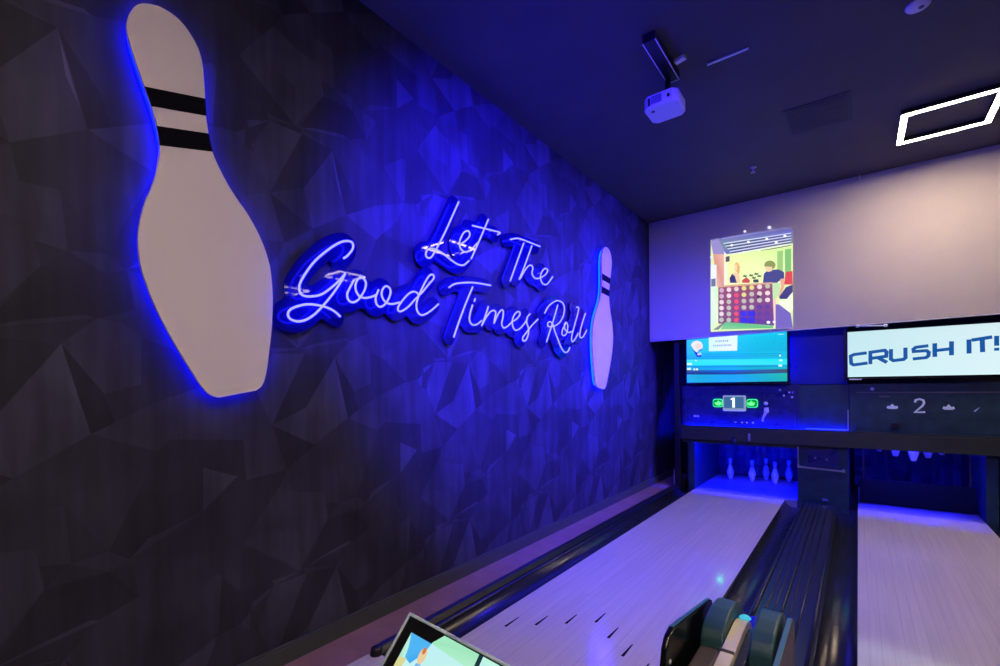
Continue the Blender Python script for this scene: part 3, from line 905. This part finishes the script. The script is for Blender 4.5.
for x, y in ((240, 140), (335, 122), (435, 105), (530, 90), (485, 125), (310, 180), (395, 172)):
    p.disc(x, y, 8, 7, (250, 252, 255))
p.poly([(215, 195), (560, 150), (560, 350), (215, 370)], (235, 245, 165), (205, 240, 150), (240, 248, 190))
p.poly([(490, 175), (520, 170), (520, 300), (490, 300)], (150, 200, 120))
p.poly([(530, 165), (562, 160), (562, 320), (530, 320)], (120, 190, 110))
p.poly([(115, 120), (160, 100), (195, 170), (195, 200), (130, 190)], (150, 140, 200))
p.poly([(130, 190), (195, 190), (195, 372), (150, 372)], (215, 150, 130), (235, 185, 160))
p.poly([(195, 175), (215, 195), (215, 372), (195, 372)], (250, 240, 210))
p.poly([(115, 250), (150, 250), (150, 375), (115, 375)], (235, 240, 255))
p.poly([(118, 330), (145, 325), (145, 370), (118, 372)], (110, 115, 140))
p.poly([(115, 375), (165, 375), (165, 560), (115, 620)], (225, 250, 215), (205, 240, 190))
p.poly([(205, 205), (228, 200), (228, 230), (205, 235)], (90, 80, 80))
# person at the back: fair hair, dark top
p.poly([(225, 330), (240, 300), (262, 290), (285, 305), (290, 350), (225, 352)], (240, 205, 160))
p.poly([(228, 325), (242, 300), (258, 312), (270, 350), (232, 350)], (45, 50, 110))
p.disc(270, 262, 16, 28, (235, 190, 110)); p.disc(266, 264, 10, 17, (250, 215, 175))
p.poly([(270, 240), (288, 260), (284, 300), (272, 300)], (225, 180, 100))
# clutter on the table
p.poly([(300, 335), (325, 318), (345, 338), (340, 350), (300, 350)], (205, 70, 60))
for x, y in ((315, 312), (350, 308), (378, 300), (395, 312), (365, 322)):
    p.poly([(x - 12, y + 4), (x - 4, y - 8), (x + 6, y - 2), (x + 14, y - 9), (x + 8, y + 7)], (60, 110, 60))
p.poly([(362, 332), (390, 330), (392, 348), (362, 348)], (40, 60, 60))
# second person: dark cap of hair, navy shirt, leaning on the board
p.poly([(525, 360), (535, 290), (568, 285), (570, 360)], (215, 60, 70))
p.poly([(415, 345), (420, 300), (440, 280), (495, 275), (525, 290), (528, 330), (500, 340), (490, 350), (415, 352)], (55, 65, 135))
p.disc(452, 252, 30, 26, (135, 150, 80)); p.poly([(428, 258), (465, 262), (462, 285), (440, 290), (428, 275)], (240, 205, 165))
p.poly([(505, 330), (526, 325), (528, 370), (505, 430), (495, 425), (510, 370)], (225, 170, 140))
p.poly([(462, 352), (505, 350), (505, 410), (480, 440), (462, 440)], (190, 225, 170))
p.poly([(468, 440), (486, 440), (486, 575), (470, 580)], (240, 205, 190))
p.poly([(500, 430), (535, 375), (570, 360), (570, 440), (505, 440)], (40, 45, 120))
p.poly([(495, 450), (540, 440), (570, 400), (570, 500), (545, 515), (505, 490)], (235, 245, 215))
p.poly([(482, 470), (500, 470), (560, 520), (570, 600), (482, 605)], (110, 95, 185))
# the big disc game board
p.poly([(162, 372), (464, 350), (474, 588), (162, 578)], (150, 75, 80), (140, 70, 95), (95, 55, 150), (120, 70, 95))
p.poly([(160, 368), (466, 346), (466, 356), (160, 378)], (215, 165, 130))
GC = {'w': (235, 215, 215), 'p': (205, 170, 190), 'r': (230, 75, 95), 'y': (225, 215, 120), 'o': (225, 150, 120), 'b': (45, 40, 225), 'v': (90, 55, 150), 'g': (190, 190, 170), 'k': (225, 205, 200)}
rows = ['pwkyywg', 'pwrygkw', 'wgrgggw', 'wgrggvv', 'wgrbbvv', 'ggrbbvv']
for r in range(6):
    for c in range(7):
        x = 182 + 43 * c
        y = 393 + 33 * r - 4.0 * c * (1 - r / 6.0) + 1.2 * c * r / 6.0
        if rows[r][c] == 'b':
            p.rect(x - 19, y - 15, x + 19, y + 15, (38, 35, 215))
        p.disc(x, y, 14, 13, GC[rows[r][c]])
p.poly([(205, 570), (470, 588), (470, 603), (175, 612)], (95, 190, 110), (130, 205, 130))
p.poly([(130, 615), (190, 575), (200, 580), (165, 613)], (120, 140, 120))
p.disc(445, 570, 10, 8, (250, 250, 250)); p.disc(475, 568, 7, 7, (250, 250, 250)); p.disc(392, 428, 8, 9, (30, 20, 60))
for x, y, r in ((450, 45, 10), (317, 66, 8), (120, 210, 7)):
    p.disc(x, y, r, r * 0.9, (235, 235, 255))
p.poly([(185, 104), (555, 42), (555, 46), (185, 109)], (150, 150, 225))
p.build('projected_photo', attr_mat('projected_picture', (0.08, 0.07, 0.05, 1), 1.1, 0.8), scr)

# small rod clipped to the screen's lower edge
b = MB(); b.tube([(0.0, 6.812, 2.140), (0.25, 6.812, 2.124)], 0.008, 8); rod = b.build('pull_rod', M['silver'], scr)
for x, z in ((0.0, 2.140), (0.25, 2.124)):
    b = MB(); b.lathe([(0.0, -0.02), (0.014, -0.016), (0.019, 0.0), (0.014, 0.016), (0.0, 0.02)], (x, 6.812, z), 10, 'x'); b.build('knob', M['silver'], rod)

# ------------------------------------------------------------------ the two screens over the lanes
def television(x0, x1, z0, z1, label, bez=0.014):
    t = thing('television', label, 'television', ((x0 + x1) / 2, 6.9, z0))
    b = MB(); b.box(x0 - bez, x1 + bez, 6.903, 6.99, z0 - bez - 0.012, z1 + bez, 0.006); b.build('housing', M['black_gloss'], t)
    b = MB(); b.box((x0 + x1) / 2 - 0.2, (x0 + x1) / 2 + 0.2, 6.985, 7.119, z0 + 0.15, z0 + 0.40); b.build('wall_mount', M['black'], t)
    return t
pic_mat = attr_mat('screen_picture', (0.01, 0.01, 0.012, 1), 1.0, 0.15)
tv = television(-1.935, -0.711, 1.512, 2.162, 'turquoise score screen hanging over lane one')
def t1(x, y, k):
    u = (x - 55) / 835.0
    yt, yb = 100 - 55 * u, 475.0
    return (-1.935 + 1.224 * u, 6.902 - 0.0003 * k, 2.162 - 0.65 * (y - yt) / (yb - yt))
p = Pic(t1)
p.poly([(55, 100), (300, 84), (600, 64), (890, 45), (890, 475), (55, 475)], (45, 190, 245), (40, 215, 250), (35, 225, 250), (20, 200, 235), (25, 150, 220), (30, 170, 230))
p.poly([(55, 225), (890, 225), (890, 285), (55, 285)], (20, 190, 240), (20, 200, 235), (30, 190, 235), (20, 160, 225))
p.poly([(55, 285), (890, 285), (890, 335), (55, 335)], (60, 235, 255), (25, 235, 250))
p.poly([(55, 335), (890, 335), (890, 372), (55, 372)], (20, 150, 200), (30, 170, 235), (20, 190, 215), (25, 165, 220))
p.poly([(55, 372), (470, 374), (890, 372), (890, 404), (470, 412), (55, 408)], (60, 90, 110), (0, 110, 220), (70, 90, 105), (65, 80, 110), (0, 95, 215), (20, 40, 70))
p.poly([(55, 412), (470, 412), (890, 408), (890, 475), (470, 475), (55, 475)], (30, 175, 205), (25, 165, 250), (40, 190, 175), (30, 180, 175), (30, 165, 250), (30, 175, 205))
p.poly([(60, 112), (260, 98), (260, 108), (60, 124)], (30, 120, 200))
for y in (240, 258, 345):
    p.poly([(220, y), (860, y), (860, y + 4), (220, y + 4)], (25, 130, 200))
for x in (90, 150, 250, 400, 520, 660, 790, 855):
    p.rect(x, 150, x + 5, 164, (20, 150, 190)) if x > 500 else None
p.poly([(825, 80), (868, 77), (868, 82), (825, 85)], (200, 245, 255))
# round cream ball bursting upwards with dark shadow (plain stand-in for the animation)
p.poly([(95, 165), (112, 140), (150, 128), (190, 140), (205, 170), (198, 195), (170, 205), (150, 225), (130, 215), (112, 190)], (235, 240, 250), (245, 240, 220), (240, 225, 150))
p.poly([(130, 175), (160, 150), (190, 160), (185, 190), (155, 200)], (240, 220, 140))
p.poly([(105, 195), (130, 218), (150, 228), (190, 250), (190, 264), (150, 262), (135, 240)], (10, 30, 110))
p.poly([(150, 238), (185, 225), (192, 245), (160, 252)], (200, 215, 250)); p.poly([(165, 208), (195, 198), (198, 206), (170, 214)], (70, 60, 70))
p.poly([(258, 86), (505, 68), (500, 213), (258, 217)], (215, 255, 255), (225, 255, 255), (245, 250, 255))
for (xa, xb, y) in ((318, 425, 128), (298, 455, 165)):
    x = xa; q = 0
    while x < xb - 6:
        w = (11, 8, 13, 9)[q % 4]
        yy = y - (x - xa) * 0.03
        p.poly([(x, yy), (x + w, yy - 2), (x + w - 2, yy + 13), (x - 2, yy + 14)], (150, 170, 185), (175, 195, 205))
        x += w + 6; q += 1
for x, y, w, h in ((58, 312, 45, 18), (58, 352, 38, 18), (118, 358, 16, 16), (142, 358, 18, 16), (832, 252, 14, 14), (832, 292, 24, 14), (826, 335, 28, 16), (135, 288, 12, 10)):
    p.rect(x, y, x + w, y + h, (215, 255, 255))
p.build('screen', pic_mat, tv)

b = MB(); b.tube([(-0.735, 7.0, 1.55), (-0.735, 7.0, 2.1)], 0.006, 8); b.build('added_glow_tube', M['added_led'], tv)  # unseen tube added to throw blue on the panel between the screens

tv = television(-0.096, 1.160, 1.552, 2.083, 'white screen showing CRUSH IT! in blue letters over lane two')
def t2(x, y, k):
    return (-0.096 + 1.256 * x, 6.902 - 0.0003 * k, 2.083 - 0.531 * y)
p = Pic(t2)
p.poly([(0, 0), (1, 0), (1, 1), (0, 1)], (196, 232, 240), (215, 240, 245), (220, 245, 250), (200, 240, 245))
scrn = p.build('screen', pic_mat, tv)
CRUSH = [([(0.082, 1.829), (-0.036, 1.816), (-0.068, 1.799), (-0.063, 1.712), (-0.041, 1.694), (0.089, 1.711)], 0.036),
    ([(0.114, 1.696), (0.115, 1.834), (0.243, 1.850), (0.260, 1.828), (0.256, 1.781), (0.118, 1.763)], 0.036), ([(0.185, 1.768), (0.262, 1.710)], 0.038),
    ([(0.298, 1.860), (0.297, 1.747), (0.319, 1.729), (0.406, 1.739), (0.422, 1.757), (0.422, 1.870)], 0.036),
    ([(0.612, 1.879), (0.509, 1.868), (0.489, 1.849), (0.492, 1.822), (0.597, 1.826), (0.615, 1.806), (0.611, 1.768), (0.593, 1.750), (0.483, 1.740)], 0.034),
    ([(0.663, 1.903), (0.663, 1.754)], 0.038), ([(0.795, 1.915), (0.794, 1.765)], 0.038), ([(0.663, 1.822), (0.795, 1.835)], 0.034),
    ([(0.928, 1.925), (0.928, 1.777)], 0.038), ([(0.948, 1.916), (1.098, 1.938)], 0.036), ([(1.026, 1.925), (1.028, 1.786)], 0.038),
    ([(1.130, 1.948), (1.130, 1.846)], 0.036), ([(1.130, 1.825), (1.130, 1.795)], 0.036)]
blue_letter = emitc('letter_blue', 14, 84, 160, 1.0)
pos = 0
for n in (1, 2, 1, 1, 3, 1, 2, 2):        # C R U S H I T !
    b = MB()
    for pts, w in CRUSH[pos:pos + n]:
        ribbon(b, pts, w, 6.9005, 0.0006)
    b.build('letter', blue_letter, scrn)
    pos += n
b = MB(); 
for k in range(5):
    b.box(-0.082 + 0.024 * k, -0.062 + 0.024 * k, 6.9015, 6.9035, 1.518, 1.530)
b.build('maker_mark', mat('pale_badge_glow', (0.55, 0.57, 0.68), 0.3, emit=(0.6, 0.65, 0.9), strength=0.35), tv)  # plain badge given a faint glow of its own

# ------------------------------------------------------------------ on the ceiling
def led_frame(x, y, label, s=0.65, w=0.042):
    t = thing('square_ceiling_light', label, 'ceiling light', (x, y, CZ), None)
    h = s / 2
    b = MB()
    o = [(-h, -h), (h, -h), (h, h), (-h, h)]; i = [(-h + w, -h + w), (h - w, -h + w), (h - w, h - w), (-h + w, h - w)]
    for k in range(4):
        a, c = k, (k + 1) % 4
        b.prism([(x + q[0], y + q[1], CZ - 0.045) for q in (o[a], o[c], i[c], i[a])], (0, 0, 0.025))
    b.build('led_tube', M['led'], t)
    b = MB()
    def ring(g, z0, z1):
        oo = [(-h - g, -h - g), (h + g, -h - g), (h + g, h + g), (-h - g, h + g)]
        q = h - w - g
        ii = [(-q, -q), (q, -q), (q, q), (-q, q)]
        return oo, ii
    e = 0.004
    for k in range(4):                       # black channel: a roof and two thin cheeks round the tube
        a, c = k, (k + 1) % 4
        oo, ii = ring(e, 0, 0)
        b.prism([(x + q[0], y + q[1], CZ - 0.019) for q in (oo[a], oo[c], ii[c], ii[a])], (0, 0, 0.018))
        b.prism([(x + q[0], y + q[1], CZ - 0.044) for q in (oo[a], oo[c], o[c], o[a])], (0, 0, 0.026))
        b.prism([(x + q[0], y + q[1], CZ - 0.044) for q in (i[a], i[c], ii[c], ii[a])], (0, 0, 0.026))
    b.build('channel', M['black'], t)
    return t
first = led_frame(0.645, 5.775, 'glowing square outline light on the dark ceiling in front of the projection screen')
for x, y, lb in ((3.7, 5.80, 'square outline ceiling light beyond lane two by the far end'), (5.9, 5.80, 'square outline ceiling light at the far end by the other side wall'),
              (0.45, 0.6, 'square outline ceiling light above the approach'), (0.645, -1.2, 'square outline ceiling light just behind the approach')):
    dup(first, (x, y, CZ), lb)

t = thing('smoke_detector', 'round white detector disc on the dark ceiling', 'smoke detector', (0.319, 4.0, CZ))
b = MB(); b.lathe([(0.0, -0.022), (0.045, -0.021), (0.058, -0.016), (0.064, -0.008), (0.066, -0.001), (0.0, -0.001)], (0.319, 4.0, CZ), 28); b.build('disc', M['white'], t)
b = MB(); b.lathe([(0.0, -0.028), (0.012, -0.027), (0.015, -0.0225), (0.0, -0.022)], (0.335, 4.0, CZ), 16); b.build('sensor', M['grey'], t)
t = thing('sprinkler_head', 'tiny steel sprinkler head under the dark ceiling', 'sprinkler', (-0.907, 5.817, CZ))
b = MB(); b.lathe([(0.035, -0.001), (0.035, -0.008), (0.012, -0.010), (0.010, -0.035), (0.006, -0.04), (0.006, -0.055), (0.0, -0.055)], (-0.907, 5.817, CZ), 14); b.build('body', M['steel'], t)
b = MB(); b.lathe([(0.0, -0.056), (0.026, -0.058), (0.026, -0.061), (0.0, -0.062)], (-0.907, 5.817, CZ), 14); b.build('deflector', M['steel'], t)
b = MB(); b.box(-0.884, -0.606, 3.735, 3.752, CZ - 0.012, CZ - 0.001)
tag(b.build('slot_diffuser', M['silver']), 'thin bright slot strip on the dark ceiling past the projector', 'ceiling strip')
b = MB(); b.prism([(-1.065, 3.535, CZ - 0.03), (-0.985, 3.515, CZ - 0.03), (-0.975, 3.555, CZ - 0.03), (-1.055, 3.575, CZ - 0.03)], (0, 0, 0.029), 0.003)
tag(b.build('cable_plate', M['silver']), 'small bright plate on the ceiling beside the projector rail', 'ceiling plate')
t = thing('air_vent', 'dark square air grille flush in the ceiling before the screen', 'air vent', (-0.27, 5.08, CZ))
b = MB()
for (xa, xb, ya, yb) in ((-0.52, -0.03, 4.81, 4.84), (-0.52, -0.03, 5.33, 5.36), (-0.52, -0.49, 4.84, 5.33), (-0.06, -0.03, 4.84, 5.33)):
    b.box(xa, xb, ya, yb, CZ - 0.006, CZ - 0.001, 0.002)
b.build('vent_frame', M['ceiling'], t)
b = MB()
for k in range(10):
    y = 4.86 + 0.048 * k
    b.prism([(-0.49, y, CZ - 0.006), (-0.49, y + 0.042, CZ - 0.001), (-0.49, y + 0.043, CZ - 0.003), (-0.49, y + 0.001, CZ - 0.008)], (0.43, 0, 0))
b.build('louvres', M['ceiling'], t)

# projector and its rail
t = thing('projector_mount', 'black ceiling rail with edge highlights built as pale strips that carries the projector', 'projector mount', (-1.12, 3.43, CZ))
b = MB(); b.box(-1.163, -1.075, 3.165, 3.70, CZ - 0.06, CZ - 0.001); b.build('rail', M['black'], t)
for x in (-1.165, -1.079):
    b = MB(); b.box(x, x + 0.006, 3.165, 3.70, CZ - 0.064, CZ - 0.058); b.build('edge_highlight', M['silver'], t)  # highlights along the rail edges, built as pale strips
b = MB(); b.box(-1.155, -1.079, 3.69, 3.70, CZ - 0.064, CZ - 0.058); b.build('end_highlight', M['silver'], t)
b = MB(); b.tube([(-1.15, 3.66, CZ - 0.055), (-1.15, 3.66, 3.705)], 0.022, 12); b.box(-1.21, -1.09, 3.61, 3.72, 3.700, 3.708, 0.002); b.build('drop_tube', M['black'], t)
pj = thing('projector', 'white projector hanging under the black ceiling rail, its underside lit blue', 'projector', (-1.18, 3.69, 3.6))
def octo(x0, x1, y0, y1, c): return [(x0 + c, y0), (x1 - c, y0), (x1, y0 + c), (x1, y1 - c), (x1 - c, y1), (x0 + c, y1), (x0, y1 - c), (x0, y0 + c)]
b = MB(); b.prism([(x, y, 3.600) for x, y in octo(-1.312, -1.052, 3.560, 3.815, 0.035)], (0, 0, 0.098), 0.010, 3); b.build('casing', M['white'], pj)
b = MB(); b.lathe([(0.0, 0.03), (0.02, 0.03), (0.034, 0.034), (0.036, 0.0)], (-1.13, 3.814, 3.65), 20, 'y'); b.build('lens', M['black_gloss'], pj)
b = MB()
for k in range(5): b.box(-1.245, -1.165, 3.556, 3.561, 3.625 + 0.012 * k, 3.631 + 0.012 * k)
b.build('vent_slots', M['grey'], pj)
b = MB(); b.box(-1.268, -1.252, 3.555, 3.561, 3.615, 3.675, 0.002); b.build('port_panel', M['black'], pj)
b = MB(); b.box(-1.125, -1.105, 3.555, 3.561, 3.635, 3.66, 0.002); b.build('power_socket', M['black'], pj)
b = MB(); b.lathe([(0.014, 0.0), (0.014, -0.006), (0.0, -0.007)], (-1.25, 3.62, 3.6), 12); b.build('foot', M['grey'], pj)

# ------------------------------------------------------------------ ball return between the lanes
br = thing('ball_return', 'dark blue grey ball return hood with a cream ball track, standing between the two lanes', 'ball return', (-0.38, 2.0, 0))
def lobe(x0, x1):
    P = [(2.44, -0.1)]
    for k in range(9):
        a = math.pi / 2 * k / 8
        P.append((2.22 + 0.22 * math.cos(a), 0.28 + 0.23 * math.sin(a)))
    P += [(2.15, 0.512), (2.06, 0.50), (2.01, 0.48), (1.985, 0.45), (1.98, 0.41), (1.98, -0.1)]
    b = MB(); b.prism([(x0, y, z) for y, z in P], (x1 - x0, 0, 0), 0.012, 3)
    return b
lobe(-0.515, -0.425).build('side_hood', M['teal'], br)
lobe(-0.340, -0.255).build('side_hood', M['teal'], br)
b = MB(); b.box(-0.512, -0.43, 1.20, 1.978, -0.1, 0.425, 0.015, 3); b.build('front_cover', M['brown_grey'], br)
b = MB(); b.box(-0.338, -0.258, 1.20, 1.978, -0.1, 0.405, 0.012, 3); b.build('front_cover', M['navy_panel'], br)
def fin(x, th, nearz, name, lower):
    # rounded slab standing alongside the hood
    ya, yb = lower
    P = [(yb, 0.06), (yb, nearz[1] - 0.04), (yb - 0.012, nearz[1] - 0.012), (yb - 0.04, nearz[1])]
    P += [(ya + 0.10, nearz[0]), (ya + 0.05, nearz[0] - 0.012), (ya + 0.018, nearz[0] - 0.042), (ya, nearz[0] - 0.10), (ya, 0.06)]
    b = MB(); b.prism([(x, y, z) for y, z in P], (th, 0, 0), 0.006, 3)
    f = b.build('side_fin', M['black_gloss'] if name == 'l' else M['brown_grey'], br)
    b = MB(); q = P[2:7]
    b.prism([(x + 0.004, q[1][0], q[1][1] + 0.0005), (x + 0.004, q[2][0], q[2][1] + 0.0005), (x + 0.004, q[2][0], q[2][1] + 0.004), (x + 0.004, q[1][0], q[1][1] + 0.004)], (th - 0.008, 0, 0))
    b.build('fin_rim', M['teal_rim'], f)  # cyan light on the fin's top edge put into the rim colour
    if name == 'l':
        b = MB(); b.lathe([(0.0, 0.004), (0.008, 0.003), (0.010, 0.0)], (x + th, ya + 0.05, nearz[0] - 0.10), 12, 'x'); b.build('bolt', M['silver'], f)
    return f
fin(-0.560, 0.022, (0.580, 0.490), 'l', (1.63, 2.30))
fin(-0.240, 0.024, (0.505, 0.500), 'r', (1.30, 2.28))
# cream ball track in the channel between the hoods
b = MB()
P = []
for k in range(8):
    a = math.pi / 2 * k / 7
    P.append((2.15 + 0.17 * math.cos(a), 0.31 + 0.16 * math.sin(a)))
P += [(1.25, 0.42), (1.25, 0.36), (2.15, 0.40), (2.28, 0.30)]
b.prism([(-0.422, y, z) for y, z in P], (0.048, 0, 0), 0.004); b.build('ball_track', M['cream'], br)
b = MB(); b.prism([(-0.374, y, z - 0.03) for y, z in P], (0.034, 0, 0), 0.004); b.build('track_groove', M['navy_panel'], br)
b = MB(); b.box(-0.424, -0.374, 1.905, 1.911, 0.452, 0.466); b.build('track_joint', M['grey'], br)
b = MB(); b.lathe([(0.0, 0.012), (0.014, 0.010), (0.022, 0.004), (0.024, 0.0)], (-0.392, 2.225, 0.462), 16); b.build('track_highlight', emitc('highlight_cyan', 70, 200, 230, 0.9), br)  # cyan highlight at the track's top end, made as a glowing dome
b = MB(); b.lathe([(0.0, 0.022), (0.016, 0.018), (0.026, 0.006), (0.028, -0.02)], (-0.372, 2.33, 0.41), 16); b.build('blue_dome', emitc('blue_spot_glow', 20, 20, 190, 0.9), br)  # glowing dome added for the saturated blue spot behind the track
b = MB(); b.box(-0.515, -0.256, 2.30, 2.445, -0.1, 0.20, 0.01); b.build('rear_base', M['black'], br)

# ------------------------------------------------------------------ touch screen console on the approach
tc_ = thing('touch_screen_console', 'silver edged tilted touch screen console showing a bright picture, at the approach', 'touch screen', (-0.62, 0.50, 0))
O = Vector((-0.817, 0.718, 0.950)); U = Vector((0.9957, -0.0925, 0)).normalized()
V = Vector((-0.05, -0.664, -0.745)); V = (V - U * V.dot(U)).normalized()
N = V.cross(U).normalized()
if N.z < 0: N = -N
W_, H_ = 0.43, 0.30
def cp(u, v, n): return O + U * u + V * v + N * n
def slab(mb, u0, u1, v0, v1, n0, n1, bev=0.0):
    mb.prism([cp(u0, v0, n0), cp(u1, v0, n0), cp(u1, v1, n0), cp(u0, v1, n0)], N * (n1 - n0), bev)
b = MB()
e = 0.0065
slab(b, 0, W_, 0, e, -0.03, 0.002, 0.0015); slab(b, 0, W_, H_ - e, H_, -0.03, 0.002, 0.0015)
slab(b, 0, e, e, H_ - e, -0.03, 0.002, 0.0015); slab(b, W_ - e, W_, e, H_ - e, -0.03, 0.002, 0.0015)
b.build('metal_frame', M['cool_metal'], tc_)
b = MB(); slab(b, e, W_ - e, e, H_ - e, -0.025, -0.001); b.build('glass_bezel', M['black_gloss'], tc_)
b = MB(); slab(b, 0.01, W_ - 0.01, 0.01, H_ - 0.01, -0.045, -0.026, 0.004); b.build('rear_cover', M['black'], tc_)
p = Pic(lambda u, v, k: cp(u, v, -0.0008 + 0.00015 * k))
p.poly([(0.036, 0.034), (0.105, 0.034), (0.128, 0.009), (0.424, 0.009), (0.424, 0.292), (0.036, 0.292)], (200, 245, 245), (190, 240, 245), (190, 245, 220), (195, 245, 225), (190, 240, 245), (205, 245, 215))
p.poly([(0.128, 0.009), (0.232, 0.009), (0.232, 0.040), (0.112, 0.034), (0.105, 0.032)], (165, 235, 195), (160, 230, 190), (180, 240, 205))
p.poly([(0.036, 0.034), (0.105, 0.034), (0.100, 0.055), (0.075, 0.085), (0.052, 0.080)], (75, 180, 245), (80, 180, 240), (110, 195, 240), (60, 165, 240))
p.poly([(0.036, 0.034), (0.050, 0.060), (0.055, 0.085), (0.036, 0.110)], (190, 240, 225), (160, 215, 190))
p.poly([(0.036, 0.085), (0.060, 0.080), (0.055, 0.130), (0.036, 0.150)], (215, 215, 150))
p.disc(0.098, 0.062, 0.011, 0.016, (235, 205, 160), 14); p.disc(0.097, 0.052, 0.005, 0.007, (215, 120, 60), 10)
p.poly([(0.092, 0.078), (0.106, 0.076), (0.115, 0.110), (0.085, 0.112)], (120, 175, 225), (160, 205, 235))
p.rect(0.232, 0.009, 0.243, 0.292, (15, 50, 60))
p.rect(0.285, 0.009, 0.290, 0.292, (120, 190, 170))
p.build('touch_picture', pic_mat, tc_)
b = MB()
pc = cp(W_ / 2, H_ * 0.55, -0.045)
b.tube([pc, pc + Vector((0, 0.02, -0.06)), (pc.x, pc.y + 0.03, pc.z - 0.14), (pc.x, pc.y + 0.03, 0.02)], 0.03, 14); b.build('pedestal', M['black'], tc_)
b = MB(); b.lathe([(0.0, 0.0), (0.17, 0.0), (0.17, 0.012), (0.05, 0.025), (0.0, 0.025)], (pc.x, pc.y + 0.03, -0.002), 24); b.build('floor_base', M['black'], tc_)

# ------------------------------------------------------------------ blue spots added out of view to wash the wall and lane one
def wash(loc, target, power, size, label, col=(0.018, 0.004, 1.0)):
    t = thing('added_wash_spot', label, 'spotlight', loc)
    d = (Vector(target) - Vector(loc)).normalized()
    L0 = Vector(loc)
    b = MB(); b.tube([L0 - d * 0.10, L0 - d * 0.085, L0 + d * 0.02], 0.06, 16, cap=False)
    b.build('spot_can', M['black'], t)
    b = MB(); b.tube([L0 - d * 0.05, (loc[0], loc[1], CZ - 0.001)], 0.012, 8); b.build('stem', M['black'], t)
    ld = bpy.data.lights.new('added_blue_spot', 'SPOT')
    ld.energy = power; ld.color = col; ld.spot_size = math.radians(size); ld.spot_blend = 1.0; ld.shadow_soft_size = 0.05
    lo = bpy.data.objects.new('added_blue_spot', ld); C.objects.link(lo)
    lo.parent = t
    lo.rotation_euler = d.to_track_quat('-Z', 'Y').to_euler()
    lo.location = d * 0.025
wash((1.2, 1.0, 3.65), (-2.45, 3.35, 2.25), E_WASH, 54, 'added unseen spotlight throwing blue light on the neon script')
wash((2.3, 5.0, 3.65), (-2.45, 5.45, 2.1), E_WASH * 0.8, 50, 'added unseen spotlight throwing blue light past the far pin sign')
wash((-1.45, 1.2, 3.6), (-1.75, 4.9, 0.4), E_LANE, 74, 'added unseen spotlight throwing violet blue light down lane one', (0.03, 0.015, 1.0))  # unseen spot added for the blue on lane one

# ------------------------------------------------------------------ world, camera, colour management
w = bpy.data.worlds.new('world'); scene.world = w
w.use_nodes = True
w.node_tree.nodes['Background'].inputs['Color'].default_value = (0.02, 0.02, 0.03, 1)
w.node_tree.nodes['Background'].inputs['Strength'].default_value = 0.3

f, yaw, pitch, roll, pyy = 466.624461, 0.654624474, -0.00161012298, -0.00961980695, 388.912553
fw = Vector((-math.sin(yaw) * math.cos(pitch), math.cos(yaw) * math.cos(pitch), math.sin(pitch)))
r0 = Vector((math.cos(yaw), math.sin(yaw), 0)); u0 = r0.cross(fw)
c_, s_ = math.cos(roll), math.sin(roll)
rt = r0 * c_ + u0 * s_; upv = r0 * -s_ + u0 * c_
cam = bpy.data.cameras.new('camera')
co = bpy.data.objects.new('camera', cam); C.objects.link(co)
co.matrix_world = Matrix(((rt.x, upv.x, -fw.x, 0.0), (rt.y, upv.y, -fw.y, 0.0), (rt.z, upv.z, -fw.z, 1.46), (0, 0, 0, 1)))
cam.sensor_fit = 'HORIZONTAL'; cam.sensor_width = 36.0
cam.lens = 36.0 * f / 1000.0
cam.shift_x = 0.0
cam.shift_y = (pyy - 333.0) / 1000.0
cam.clip_start = 0.05
scene.camera = co
scene.view_settings.view_transform = 'Standard'
scene.view_settings.look = 'None'
scene.view_settings.exposure = 0.0
scene.view_settings.gamma = 1.0
scene.view_settings.use_curve_mapping = False
scene.cycles.use_denoising = True
scene.cycles.max_bounces = 8
scene.cycles.sample_clamp_indirect = 4.0
